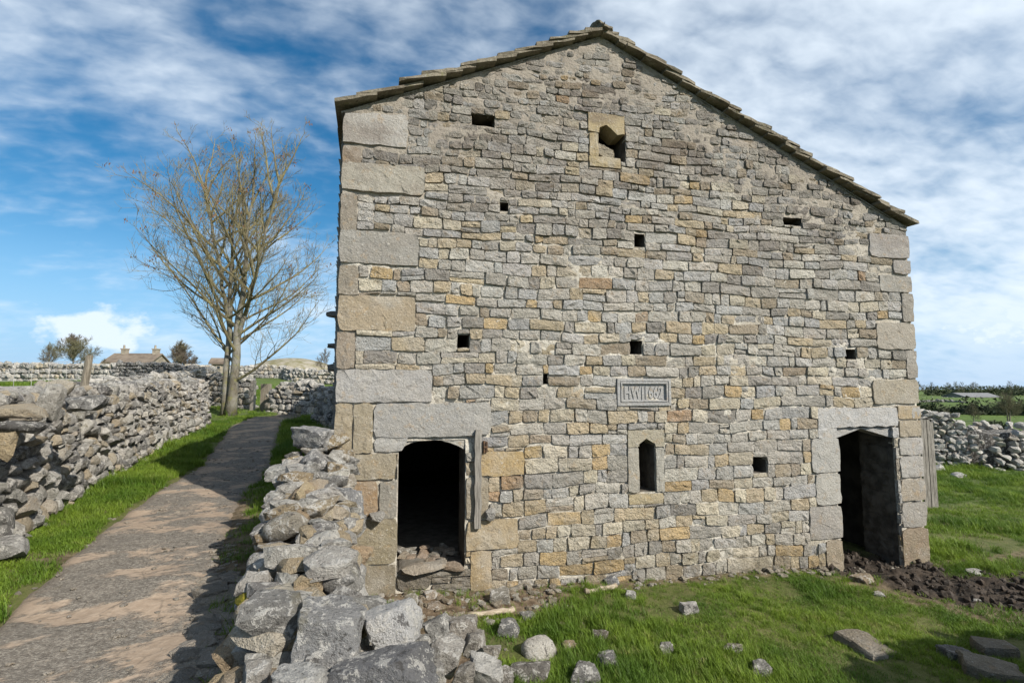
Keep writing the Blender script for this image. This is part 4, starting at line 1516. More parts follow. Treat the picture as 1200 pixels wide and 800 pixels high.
far_wall([pp(-120, 423, 36), pp(0, 427, 35), pp(110, 429, 33), pp(250, 431, 31)], "pale stone wall across the far end of the green field on the left", .3, .6, .22, .4, 0)
far_wall([pp(108, 449, 13.4), pp(150, 445, 16), pp(205, 440, 19), pp(250, 434, 23)], "stone wall climbing the slope behind the lane wall", .2, .4, .14, .26, 0)
far_wall([pp(138, 427, 27), pp(185, 427, 27), pp(240, 432, 26)], "dark short stone wall below the farmhouse", .22, .45, .14, .26, 0, tints=[(.12, .12, .12), (.17, .165, .16), (.10, .10, .105)])
far_wall([pp(230, 440, 21.5), pp(262, 441, 21.5), pp(296, 446, 21.2)], "shaded stone wall behind the bare tree ending at the gateway", .2, .4, .14, .24, 0)
far_wall([pp(319, 462, 19.8), pp(330, 452, 19.6), pp(352, 449, 19.2), pp(374, 451, 18.6)], "low dark stone wall right of the gateway at the lane's end", .2, .42, .14, .24, 40)
far_wall([pp(376, 458, 17.2), pp(392, 456, 16.0), pp(415, 456, 14.6)], "stone wall end half hidden by the barn corner", .2, .42, .14, .24, 0)
far_wall([pp(270, 430, 40), pp(330, 430, 40), pp(350, 434, 38), pp(460, 437, 36)], "pale stone wall crossing the slope behind the bare tree", .3, .55, .2, .36, 0)
far_wall([pp(880, 484, 19.5), pp(990, 483, 18.4), pp(1078, 482, 17.5), pp(1096, 482, 17.3), pp(1124, 494, 17.0), pp(1152, 503, 16.6), pp(1176, 500, 16.6), pp(1215, 501, 16.6), pp(1330, 505, 16.4)], "pale collapsed stone wall at the back of the pasture on the right", .11, .27, .09, .19, 300, th=.95, ragged=.12, wild=2.5, cope=False, tints=[(.52, .50, .46), (.46, .44, .41), (.56, .54, .50), (.36, .35, .33), (.42, .385, .33)])

far_wall([(3.9, .9, 1.9), (4.6, 1.9, 1.95), (5.5, 2.7, 1.9), (7.4, 3.3, 1.7)], "unseen stone wall added off the right edge to shade the slabs in the corner", .2, .45, .14, .26, 0)  # added out of view so its shadow falls on the corner slabs

far_wall([pp(1060, 471, 95), pp(1110, 470, 95), pp(1150, 473, 88), pp(1260, 474, 88)], "thin dark field wall across the bright green field far right", .5, 1.0, .4, .7, 0, tints=[(.10, .10, .095), (.16, .155, .15)])
far_wall([pp(1060, 467, 150), pp(1130, 467, 150), pp(1260, 467, 150)], "farthest dark field wall below the wood on the right", .8, 1.5, .6, .9, 0, tints=[(.10, .10, .095), (.16, .155, .15)])

# ================================================================== TREE
def grow_tree(seed, stems, envelope, lv_len, n_lim, twig_scale=1.0, keys=True, limb_r=.055, n2=10, n3=8, n4=3):
    rt = random.Random(seed)
    trunk, crown, key = MB(), MB(), MB()

    def curve(p0, d, L, bend, n=6, wob=.08):
        pts = [Vector(p0)]
        d = Vector(d).normalized()
        for i in range(n):
            d = (d + Vector((rt.gauss(0, wob), rt.gauss(0, wob), rt.gauss(0, wob) + bend / n))).normalized()
            pts.append(pts[-1] + d * (L / n))
        return pts

    def pick(pts, f):
        q = f * (len(pts) - 1)
        i = min(int(q), len(pts) - 2)
        return pts[i].lerp(pts[i + 1], q - i), (pts[i + 1] - pts[i]).normalized()

    def side_dir(d, ang):
        a = d.cross(Vector((rt.gauss(0, 1), rt.gauss(0, 1), rt.gauss(0, 1)))).normalized()
        return (d * math.cos(ang) + a * math.sin(ang)).normalized()

    for (base, top, r0, r1, lo_f) in stems:
        base, top = Vector(base), Vector(top)
        L = (top - base).length
        n = 12
        pts = []
        for i in range(n + 1):
            f = i / n
            pts.append(base.lerp(top, f) + Vector((rt.gauss(0, .035), rt.gauss(0, .035), 0)) * min(1, f * 3))
        rads = [r0 * (1 - f / n) + r1 * f / n for f in range(n + 1)]
        rads[0] *= 1.35
        trunk.tube(pts, rads, 9)
        for k in range(n_lim):
            f = lo_f + (1 - lo_f) * (k + rt.random() * .7) / n_lim
            p, d = pick(pts, f)
            ph = k * 2.39996 + rt.gauss(0, .3)
            el = R(27 + 49 * (f - lo_f) / (1 - lo_f) + rt.gauss(0, 8))
            dr = Vector((math.cos(ph) * math.cos(el), math.sin(ph) * math.cos(el), math.sin(el)))
            LL = envelope(p, dr) * rt.uniform(.85, 1.08)
            bend = 0.62 * math.cos(el) * rt.uniform(.6, 1.2)
            lp = curve(p, dr, LL, bend, 9, .07)
            rr = limb_r * (0.55 + .45 * LL / 5)
            crown.tube(lp, [rr * (1 - .88 * i / 9) for i in range(10)], 6)
            m2 = int(n2 * (.5 + LL / 6))
            for j in range(m2):
                f2 = .16 + .84 * (j + rt.random()) / m2
                p2, d2 = pick(lp, f2)
                L2 = LL * lv_len[0] * (1.05 - .62 * f2) * rt.uniform(.7, 1.2)
                dd = side_dir(d2, R(rt.uniform(28, 62)))
                dd.z += .12
                sp_ = curve(p2, dd, L2, .34, 6, .13)
                r2 = max(.006, rr * .34 * (1 - .6 * f2))
                crown.tube(sp_, [r2 * (1 - .8 * i / 6) for i in range(7)], 4)
                for q in range(int(n3 * (.4 + L2 / 1.6))):
                    f3 = .2 + .8 * rt.random()
                    p3, d3 = pick(sp_, f3)
                    L3 = L2 * lv_len[1] * rt.uniform(.6, 1.3)
                    d3 = side_dir(d3, R(rt.uniform(28, 60)))
                    d3.z += .15
                    tp = curve(p3, d3, L3, .45, 4, .16)
                    r3 = .0065 * twig_scale
                    crown.tube(tp, [r3, r3 * .85, r3 * .75, r3 * .65, r3 * .5], 3)
                    for y in range(n4):
                        p4, d4 = pick(tp, rt.uniform(.25, 1))
                        d4 = side_dir(d4, R(rt.uniform(25, 65)))
                        tq = curve(p4, d4, L3 * rt.uniform(.3, .6), .7, 2, .15)
                        crown.tube(tq, [r3 * .7, r3 * .6, r3 * .45], 3)
                    if keys and rt.random() < (.06 if tp[-1].z > base.z + 6 else .02):
                        c = tp[-1]
                        for y in range(7):
                            a = c + Vector((rt.gauss(0, .05), rt.gauss(0, .05), rt.gauss(-.04, .05)))
                            u_ = Vector((rt.gauss(0, 1), rt.gauss(0, 1), rt.gauss(0, 1))).normalized() * .016
                            v_ = Vector((rt.gauss(0, .3), rt.gauss(0, .3), -1)).normalized() * .07
                            key.add([a + u_, a - u_, a - u_ + v_, a + u_ + v_], [(0, 1, 2, 3)])
    return trunk, crown, key


tb = at_y(270, 482, 18.6)
tb.z = hz(tb.x, tb.y) - .05


def env_main(p, d):
    """length to the edge of an egg shaped crown"""
    h = p.z
    el = math.asin(max(-1, min(1, d.z)))
    side = 4.8 if d.x < 0 else 4.3
    return side * (1 - .26 * max(0, el) / 1.57) * (1.0 - .55 * max(0, (h - 3.8)) / 6.4)


stems = [((0, 0, 0), (.35, .1, 8.3), .165, .022, .13), ((-.24, .10, .05), (-.35, .35, 7.2), .12, .02, .26), ((.03, .05, 2.2), (1.5, -.3, 8.4), .085, .018, .08), ((-.1, .05, 2.6), (-1.4, .3, 8.3), .075, .018, .12)]
tr_, cr_, ky_ = grow_tree(8, stems, env_main, (.42, .46), 15, .85, True, .056, 12, 6, 2)
tree = empty("bare_tree", tb, 0, "tall leafless tree with twin trunks at the head of the lane", "tree")
tree.scale = (1.10, 1.10, 1.06)
obj('trunk', tr_.mesh('trunk', M_BARK, True), tree)
obj('crown', cr_.mesh('crown', M_TWIG, False), tree)
obj('seed_keys', ky_.mesh('seed_keys', M_KEYS), tree)


def small_tree(name, px, py_base, Y, height, label, seed, cat='tree', group=None, spread=1.0, mat=M_DISTWIG, dense=1.0, tw=4.0, stems_n=1, ground=True):
    p = at_y(px, py_base, Y)
    if ground:
        p.z = hz(p.x, p.y) - .1
    k = height / 10.0
    st_ = []
    for i in range(stems_n):
        o_ = (i - (stems_n - 1) / 2) * .9
        st_.append(((o_ * .5, 0, 0), (o_ * 2.2, random.Random(seed + i).uniform(-.4, .4), 7.5), .24, .05, .2))
    env = lambda q, d: 4.4 * spread * (1 - .3 * max(0, d.z)) * (1 - .5 * max(0, q.z - 3) / 6)
    a, c, _ = grow_tree(seed, st_, env, (.5, .52), int(9 * dense), tw, False, .075, int(7 * dense), int(5 * dense), 1)
    e = empty(name, p, 0, label, cat, group)
    e.scale = (k, k, k)
    obj('trunk', a.mesh('trunk', M_BARK, True), e)
    obj('crown', c.mesh('crown', mat, False), e)
    return e


small_tree('bare_tree', 58, 428, 66, 3.6, "low bare tree leftmost on the skyline above the field", 31, spread=1.5, dense=1.6)
small_tree('bare_tree', 86, 427, 64, 4.6, "rounded bare tree on the skyline left of the farmhouse", 32, spread=1.6, dense=2.0)
small_tree('bush', 122, 428, 58, 1.8, "brown bush close to the farmhouse's left end", 33, 'bush', spread=1.4, dense=1.3, tw=5)
small_tree('bush', 212, 429, 50, 3.3, "round olive brown bush right of the farmhouse", 34, 'bush', spread=1.5, dense=2.2, tw=5)
small_tree('bush', 380, 430, 52, 3.0, "dark bush on the slope half behind the barn corner", 35, 'bush', spread=1.2, dense=1.4, tw=4)
small_tree('bare_tree', 1183, 500, 33, 2.0, "spreading bare tree beyond the collapsed wall on the right", 41, spread=1.3, dense=1.5, stems_n=2, tw=4)
small_tree('bush', 1141, 487, 32, 1.35, "small round bush beyond the collapsed wall", 42, 'bush', spread=1.3, dense=1.4, tw=6)
small_tree('bush', 1108, 482, 32, 1.0, "low bush just beyond the wall near the barn's right corner", 43, 'bush', spread=1.4, dense=1.2, tw=6)
gb = MB()
rg = np.random.RandomState(44)
for k in range(2600):
    d = rg.normal(0, 1, 3)
    d /= np.linalg.norm(d)
    r_ = rg.uniform(.55, 1.0)
    c_ = d * r_ * np.array([.75, .6, .45])
    a_, b_ = rg.normal(0, .05, 3), rg.normal(0, .05, 3)
    gb.add([c_, c_ + a_, c_ + b_], [(0, 1, 2)])
p_ = at_y(1162, 497, 24)
ev_ = obj('gorse_bush', gb.mesh('gorse_bush', M_EVER), loc=(p_.x, p_.y, hz(p_.x, p_.y) + .35), label="dark evergreen bush under the bare tree on the right", cat="bush")

# far wood on the skyline to the right
fw = MB()
_t, base_c, _k = grow_tree(71, [((0, 0, 0), (0, 0, 7.5), .3, .08, .2)], lambda q, d: 4.6 * (1 - .3 * max(0, d.z)) * (1 - .5 * max(0, q.z - 3) / 6), (.5, .52), 10, 9, False, .10, 7, 4, 1)
bv, bf = np.vstack(base_c.v), base_c.f
lv, lf = [], []
for k in range(95):
    px = 900 + 6.5 * k + rg.normal(0, 4)
    Y = rg.uniform(190, 240)
    p_ = at_y(px, 468, Y)
    sc_ = rg.uniform(.40, .66) * (1.2 if k in (15, 16, 17) else 1)
    a_ = rg.uniform(0, 6)
    q = bv * sc_ @ rotm((0, 0, a_)).T + np.array([p_.x, p_.y, hz(p_.x, p_.y) - .2])
    lf.append(np.array([f + (f[-1],) * (4 - len(f)) if len(f) < 4 else f[:4] for f in bf]) + len(bv) * k)
    lv.append(q)
faces = [tuple(dict.fromkeys(r)) for r in np.vstack(lf).tolist()]
obj('far_wood', mesh('far_wood', np.vstack(lv), faces, M_DISTWIG), kind='stuff')
ed = MB()
for k in range(22000):
    px = 900 + rg.uniform(0, 700)
    if vnoise(np.array([px * .05]), np.array([.5]))[0] < .30:
        continue
    Y = rg.uniform(185, 235)
    p_ = at_y(px, 468, Y)
    c_ = np.array([p_.x, p_.y, hz(p_.x, p_.y) + min(3.0, abs(rg.normal(0, 1.5))) + .2])
    a_, b_ = rg.normal(0, .45, 3), rg.normal(0, .45, 3)
    ed.add([c_, c_ + a_, c_ + b_], [(0, 1, 2)])
obj('evergreen_undergrowth', ed.mesh('evergreen_undergrowth', M_EVER), kind='stuff')


hd_ = MB()
for k in range(7000):
    f = rg.uniform(0, 1)
    a_ = pp(1070 + 190 * f, 481 + 6 * math.sin(f * 9), 46 - 6 * f)
    hgt = .75 + .45 * math.sin(f * 21) + .25 * math.sin(f * 57)
    c_ = np.array([a_[0], a_[1] + rg.normal(0, .7), hz(a_[0], a_[1]) + abs(rg.normal(0, .45)) * max(.25, hgt)])
    u_, v_ = rg.normal(0, .13, 3), rg.normal(0, .13, 3)
    hd_.add([c_, c_ + u_, c_ + v_], [(0, 1, 2)])
obj('hedge', hd_.mesh('hedge', M_EVER), label="dark scrubby hedge across the slope beyond the collapsed wall", cat="hedge")


# ================================================================== FAR BUILDINGS
def house(name, px, py, Y, wd, dp_, eave, ridge, label, cat, rot=0.0, chimneys=(), roofm=M_HROOF, wins=(), zoff=None):
    p = at_y(px, py, Y)
    z_ = p.z if zoff is None else hz(p.x, p.y) + zoff
    e = empty(name, (p.x, p.y, z_), rot, label, cat)
    m = MB()
    h = wd / 2
    vs = [(-h, 0, -2), (h, 0, -2), (h, dp_, -2), (-h, dp_, -2), (-h, 0, eave), (h, 0, eave), (h, dp_, eave), (-h, dp_, eave), (-h, dp_ / 2, ridge), (h, dp_ / 2, ridge)]
    m.add(vs, [(0, 1, 5, 4), (1, 2, 6, 9, 5), (2, 3, 7, 6), (3, 0, 4, 8, 7)])
    obj('wall', m.mesh('wall', M_HWALL), e)
    m = MB()
    o_ = .25
    for y0, y1, z0, z1 in ((-o_, dp_ / 2, eave - o_ * .4, ridge), (dp_ + o_, dp_ / 2, eave - o_ * .4, ridge)):
        m.add([(-h - o_, y0, z0 + .02), (h + o_, y0, z0 + .02), (h + o_, y1, z1 + .02), (-h - o_, y1, z1 + .02), (-h - o_, y0, z0 + .2), (h + o_, y0, z0 + .2), (h + o_, y1, z1 + .2), (-h - o_, y1, z1 + .2)],
              [(0, 1, 2, 3), (4, 7, 6, 5), (0, 4, 5, 1), (1, 5, 6, 2), (3, 7, 4, 0)])
    rf = obj('roof', m.mesh('roof', roofm), e)
    for cx in chimneys:
        c = MB()
        c.box((cx - .4, dp_ / 2 - .35, ridge - .5), (cx + .4, dp_ / 2 + .35, ridge + .8))
        c.box((cx - .48, dp_ / 2 - .43, ridge + .8), (cx + .48, dp_ / 2 + .43, ridge + .95))
        c.tube([(cx - .15, dp_ / 2, ridge + .95), (cx - .15, dp_ / 2, ridge + 1.5)], [.16, .13], 8)
        obj('chimney', c.mesh('chimney', M_HWALL), rf)
    for (x, z, ww_, wh_) in wins:
        c = MB()
        c.box((x - ww_ / 2 - .1, -.06, z - .1), (x + ww_ / 2 + .1, .05, z + wh_ + .1), (1, 1, 1))
        wi = obj('window', c.mesh('window', M_HWALL), e)
        c = MB()
        c.box((x - ww_ / 2, -.08, z), (x + ww_ / 2, -.05, z + wh_))
        obj('pane', c.mesh('pane', M_GLASS), wi)
    return e


house('farmhouse', 148, 433, 78, 6.6, 5.5, 1.0, 2.45, "brown roofed farmhouse with two chimneys on the skyline", 'house', R(6), (-2.0, 2.6), wins=((-2.4, 0, .9, .8), (0, 0, .9, .8), (2.4, 0, .9, .8)))
house('stone_shed', 254, 431, 60, 1.2, 1.2, .5, 1.0, "small gabled stone outbuilding left of the bare tree", 'shed', R(12), wins=((.2, -.1, .3, .3),))
house('farm_shed', 1152, 468, 150, 10, 8, .7, 1.7, "long grey roofed farm shed before the far wood", 'shed', 0, (), M_TINROOF)

# scree knoll
kn = MB()
kp = at_y(345, 428, 60)
ku = np.linspace(-1, 1, 25)
KX, KY = np.meshgrid(ku, ku)
KZ = np.maximum(0, 1 - KX ** 2 - KY ** 2) ** 1.2 * 2.6 - .6 + .2 * (fbm(KX * 6 + 9, KY * 6, 3) - .45)
ki = np.arange(625).reshape(25, 25)
kq = np.stack([ki[:-1, :-1], ki[:-1, 1:], ki[1:, 1:], ki[1:, :-1]], -1).reshape(-1, 4)
M_KNOLL = flat_mat("dry_grass_and_scree", (0.17, 0.155, 0.08), (0.30, 0.27, 0.22), 1.2)
obj('hill', mesh('hill', np.stack([KX * 8 + kp.x, KY * 8 + kp.y, KZ + hz(kp.x, kp.y)], -1).reshape(-1, 3), kq.tolist(), M_KNOLL, True), kind='structure')

# ================================================================== POSTS AND BOARDS
fp = empty("fence_post", (0, 0, 0), 0, "leaning weathered fence post behind the lane wall", "post")
b0, b1 = at_y(95, 472, 7.6), at_y(105, 416, 7.6)
m = MB()
m.tube([b0 + Vector((-.05, 0, -.5)), b0.lerp(b1, .3), b0.lerp(b1, .65) + Vector((.006, 0, 0)), b1], [.055, .052, .05, .046], 7)
fp.location = b0
obj('post', m.mesh('post', M_POST), fp).matrix_parent_inverse = Matrix.Translation(-Vector(b0))
wf = MB()
for k in range(5):
    a_ = b0.lerp(b1, .15 + .18 * k)
    c_ = a_ + Vector((-5.5, -1.2 + .0 * k, -.1))
    wf.tube([a_, a_.lerp(c_, .5) + Vector((0, 0, -.05)), c_], [.004] * 3, 3)
for k in range(26):
    f = k / 26
    a_ = b0.lerp(b1, .15) + Vector((-5.5, -1.2, -.1)) * f
    c_ = b0.lerp(b1, .87) + Vector((-5.5, -1.2, -.1)) * (f + .01)
    wf.tube([a_, c_], [.003] * 2, 3)
obj('wire_netting', wf.mesh('wire_netting', M_WIRE), fp, kind='stuff').matrix_parent_inverse = Matrix.Translation(-Vector(b0))
p_ = at_y(311, 478, 20.2)
gp = MB()
gp.box((-.17, -.1, -.3), (.17, .1, 1.05))
obj('gate_post', gp.mesh('gate_post', M_POST), loc=(p_.x, p_.y, hz(p_.x, p_.y)), label="square stone gatepost at the head of the lane", cat="gatepost")
p_ = at_y(296, 478, 20.6)
g_ = MB()
g_.box((-.07, -.09, -.3), (.07, .09, 1.15))
obj('gate_post', g_.mesh('gate_post', M_WOOD), loc=(p_.x, p_.y, hz(p_.x, p_.y)), label="thin dark gatepost closing the shaded wall behind the bare tree", cat="gatepost")

# upright boards of an old gate standing past the barn's right corner
gl, gr = at_y(1083, 587, 10.6), at_y(1100, 587, 10.7)
gg = empty("old_gate", ((gl.x + gr.x) / 2, 10.65, hz(gl.x, 10.6)), 0, "weathered upright boards standing beside the barn's right corner", "gate")
gg.scale = (1.1, 1, 1)
zt = at_y(1090, 491, 10.6).z - gg.location.z
for k, (x_, w_, top) in enumerate(((-.105, .055, zt), (-.040, .055, zt - .02), (.022, .05, zt - .015), (.086, .06, zt - .06))):
    m = MB()
    m.box((x_ - w_ / 2, -.02 + .006 * (k % 2), -.1), (x_ + w_ / 2, .02 + .006 * (k % 2), top))
    obj('board', m.mesh('board', M_WOOD), gg)
m = MB()
m.box((-.15, .028, .35), (.14, .06, .45))
m.box((-.15, .028, zt - .35), (.14, .06, zt - .25))
obj('rail', m.mesh('rail', M_WOOD), gg)

# ================================================================== LOOSE STONES AND DEBRIS IN THE YARD
LOOSE = [
    (631, 757, 19, 14, (0.60, 0.57, 0.51), "large rounded cream white stone on the grass", 1),
    (809, 714, 11, 7, (0.46, 0.44, 0.42), "pale grey split stone alone in mid lawn", 2),
    (711, 773, 13, 9, (0.22, 0.215, 0.21), "dark grey craggy stone on the grass, lower middle", 3),
    (684, 793, 16, 13, (0.25, 0.245, 0.23), "grey stone cut by the lower edge of the lawn", 4),
    (781, 760, 8, 8, (0.27, 0.26, 0.24), "small upright grey stone between white stone and slab", 5),
    (594, 736, 13, 11, (0.21, 0.21, 0.205), "dark blocky stone beside the white stone and spill", 6),
    (703, 745, 9, 6, (0.24, 0.21, 0.18), "brown lump of stone above the dark craggy stone", 7),
    (619, 722, 9, 5, (0.30, 0.29, 0.27), "flat grey stone in grass above the white stone", 8),
    (739, 698, 6, 6, (0.38, 0.37, 0.35), "little pale angular stone right of the pale branch", 9),
    (586, 700, 11, 9, (0.30, 0.28, 0.24), "squarish grey stone at the foot of the left doorway's right jamb", 10),
    (717, 680, 9, 6, (0.22, 0.22, 0.225), "dark stone at the wall foot below the slit window", 11),
    (622, 786, 22, 13, (0.21, 0.195, 0.175), "broad brown stone below the white stone", 12),
    (667, 755, 8, 5, (0.34, 0.26, 0.17), "small tan stone right of the white stone", 13),
    (1012, 678, 12, 5, (0.36, 0.285, 0.20), "flat tan stone at the edge of the mud by the right doorway", 1),
    (1029, 695, 6, 3, (0.46, 0.44, 0.40), "tiny pale stone below the tan stone at the mud edge", 2),
    (1142, 698, 6, 3, (0.50, 0.48, 0.45), "white chip lying in the dark mud", 3),
    (1143, 667, 9, 3, (0.44, 0.42, 0.39), "flat pale stone on the turf beyond the mud", 4),
    (860, 762, 10, 6, (0.26, 0.23, 0.19), "low brown stone in the grass left of the slab", 5),
    (891, 786, 11, 9, (0.27, 0.26, 0.235), "grey stone at the lower edge left of the slab", 6),
    (822, 776, 6, 3, (0.36, 0.27, 0.17), "thin tan chip in the lower lawn", 7),
    (505, 700, 9, 5, (0.36, 0.30, 0.235), "pinkish flat stone on the earth below the doorway", 8),
    (508, 712, 8, 5, (0.33, 0.27, 0.21), "pinkish lower stone on the earth below the doorway", 9),
    (480, 706, 10, 9, (0.27, 0.25, 0.20), "brown stone beside the green plastic scrap", 10),
    (1100, 548, 6, 5, (0.46, 0.45, 0.43), "white stones' biggest lump by the boards", 11),
    (1124, 557, 8, 3, (0.42, 0.41, 0.39), "pale flat stone on the pasture beyond the boards", 12),
]
rl = np.random.RandomState(77)
d_, f_ = ico(3)
cv = np.array([q * (1 + .22 * mnoise.noise(Vector(q * 1.3 + 7)) + .05 * mnoise.noise(Vector(q * 4 + 3))) for q in d_])
cv[:, 2] = np.minimum(cv[:, 2], .75 + .1 * cv[:, 0])
COBBLE = mesh('cobble', cv, f_, M_LIME_O, True)
for px, py, hw, hh_, tint, label, k in LOOSE:
    g = ground_at(px, py + hh_ * .6)
    d_ = g.y
    a_, c_ = hw / 602 * d_ * 1.05, hh_ / 602 * d_ * 1.15
    big = hw > 10
    o = obj('loose_stone', COBBLE if hw == 19 else (ROCK3 if big else ROCK2)[k], loc=(g.x, g.y, g.z + c_ * .22), label=label, cat='stone', group='loose stones lying in the barn yard')
    o.scale = (a_, a_ * .8, c_)
    o.rotation_euler = (rl.normal(0, .1), rl.normal(0, .12), rl.uniform(-.4, .4))
    o.color = tint + (1,)


def slab_obj(name, px, py, w_, d_, h_, rot, tilt, tint, label, cat='slab', seed=1):
    g = ground_at(px, py)
    rs = np.random.RandomState(seed)
    n_ = 11
    ang = np.linspace(0, 2 * np.pi, n_, endpoint=False) + rs.uniform(-.15, .15, n_)
    rad = 1 / np.maximum(np.abs(np.cos(ang)), np.abs(np.sin(ang))) * rs.uniform(.80, 1.0, n_)
    top = [(math.cos(a) * r_ * w_ * .94, math.sin(a) * r_ * d_ * .94, h_ + rs.normal(0, .006)) for a, r_ in zip(ang, rad)]
    mid = [(math.cos(a) * r_ * w_, math.sin(a) * r_ * d_, h_ - .022) for a, r_ in zip(ang, rad)]
    bot = [(math.cos(a) * r_ * w_, math.sin(a) * r_ * d_, -.08) for a, r_ in zip(ang, rad)]
    vs = top + mid + bot + [(0, 0, h_ + .008)]
    fs = []
    for k in range(n_):
        k2 = (k + 1) % n_
        fs += [(3 * n_, k, k2), (k, n_ + k, n_ + k2, k2), (n_ + k, 2 * n_ + k, 2 * n_ + k2, n_ + k2)]
    o = obj(name, mesh(name, vs, fs, M_STONE, False, tint), loc=(g.x, g.y, g.z), label=label, cat=cat)
    o.rotation_euler = (tilt[0], tilt[1], rot)
    return o


slab_obj('stone_slab', 1016, 758, .20, .22, .055, R(18), (R(9), R(8), 0), (0.27, 0.24, 0.20), "thick brown slab lying tilted in the grass below the mud", seed=3)
slab_obj('stone_slab', 1160, 792, .21, .15, .09, R(-28), (R(4), R(3), 0), (0.27, 0.245, 0.20), "squared slab in the lower right corner, nearest of its group", seed=4)
slab_obj('stone_slab', 1165, 765, .17, .12, .09, R(-10), (0, 0, 0), (0.22, 0.20, 0.165), "dark slab behind the squared slab in the lower right corner", seed=5)
g = ground_at(1122, 772)
o = obj('loose_stone', ROCK3[5], loc=(g.x, g.y, g.z + .03), label="dark rough stone left of the slabs in the lower right corner", cat='stone', group='loose stones lying in the barn yard')
o.scale = (.12, .1, .06)
o.color = (.2, .195, .185, 1)


def branch(px0, py0, px1, py1, r, label, seed):
    a_, c_ = ground_at(px0, py0), ground_at(px1, py1)
    rs = random.Random(seed)
    m = MB()
    n_ = 8
    pts = [a_.lerp(c_, k / n_) - a_ + Vector((0, rs.gauss(0, .008), r * .9 + rs.gauss(0, .005))) for k in range(n_ + 1)]
    m.tube(pts, [r * rs.uniform(.8, 1.1) for k in range(n_ + 1)], 7)
    obj('fallen_branch', m.mesh('fallen_branch', M_LOG, True), loc=a_, label=label, cat='branch')


branch(686, 699, 722, 691, .032, "short pale bleached branch in the grass under the slit window", 1)
branch(548, 725, 602, 717, .03, "brown branch lying on bare earth right of the fallen stones", 2)
branch(72, 688, 92, 681, .006, "thin dry stick at the lane's grassy left edge", 3)
g = ground_at(454, 697)
v, f = rock_shape(900, 2, .3, .35)
obj('plastic_scrap', mesh('plastic_scrap', v * np.array([.07, .05, .045]), f, M_PLASTIC), loc=(g.x, g.y, g.z + .04), label="crumpled bright green plastic scrap by the left doorway jamb", cat="litter")

# mud clods and gravel
cm = MB()
n = 0
while n < 2200:
    x, y = rl.uniform(3.6, 8.5), rl.uniform(5.0, 8.0)
    if mud_mask(np.array([x]), np.array([y]))[0] < rl.uniform(.25, .9):
        n += .2
        continue
    lsx = (Vector((x, y, 0)) - P0).dot(M_)
    s_ = .004 + .040 * rl.rand() ** 7 + abs(rl.normal(0, .005))
    v, f = SH1[rl.randint(len(SH1))]
    cm.add(v * s_ * np.array([1.3, 1.1, .9]) @ rotm(tuple(rl.uniform(0, 3, 3))).T + np.array([x, y, hz(x, y) + s_ * .35]), f)
    n += 1
rm = MB()
for k in range(420):
    if k % 3 == 0:
        s_, t_ = rl.uniform(1.6, SW - 1.2), -abs(rl.normal(0, .12)) - .03
    else:
        s_, t_ = rl.uniform(.2, 2.4), -abs(rl.normal(0, .45)) - .03
    q = bw(s_, t_, 0)
    k_ = .010 + .035 * rl.rand() ** 2.5
    v, f = SH1[rl.randint(len(SH1))]
    rm.add(v * k_ * np.array([1.4, 1.1, .7]) @ rotm(tuple(rl.normal(0, .3, 2)) + (rl.uniform(0, 6),)).T + np.array([q.x, q.y, hz(q.x, q.y) + k_ * .25]), f, jit([(0.40, 0.36, 0.30), (0.33, 0.27, 0.20), (0.46, 0.43, 0.38)][k % 3], rl))
obj('rubble', rm.mesh('rubble', M_STONE, False), kind='stuff')
M_CLOD = flat_mat("mud_clod", (0.020, 0.015, 0.011), (0.060, 0.045, 0.034), 14, .7, .8)
obj('mud', cm.mesh('mud', M_CLOD, False), kind='stuff')
gm = MB()
for k in range(3000):
    if rl.rand() < .72:
        i = rl.randint(10, 85)
        f_ = 0.72 + abs(rl.normal(0, .17))
        side = 1
    else:
        i = rl.randint(10, 170)
        f_ = rl.uniform(-1, 1.05)
        side = 1
    x = cl_[i, 0] + nor[i, 0] * f_ * cl_[i, 2] * side
    y = cl_[i, 1] + nor[i, 1] * f_ * cl_[i, 2] * side
    s_ = (abs(rl.normal(0, .013)) + .006) * (2.3 if f_ > .8 and y < 4.6 else .7)
    v, f = SH1[rl.randint(len(SH1))]
    zl = float(H0(x, y)) + (float(fbm(np.array([x * .9]), np.array([y * .9]), 4)[0]) - .47) * .10 - .01
    if abs(f_) > .85:
        zl = max(zl - .05, hz(x, y))
    gm.add(v * s_ * np.array([1.3, 1.1, .6]) @ rotm((0, 0, rl.uniform(0, 6))).T + np.array([x, y, zl + s_ * .1]), f, jit([(0.34, 0.30, 0.25), (0.26, 0.235, 0.20), (0.38, 0.33, 0.27)][k % 3], rl))
obj('gravel', gm.mesh('gravel', M_STONE, False), kind='stuff')

# ================================================================== GRASS
tuft_col = bpy.data.collections.new("grass_sources")


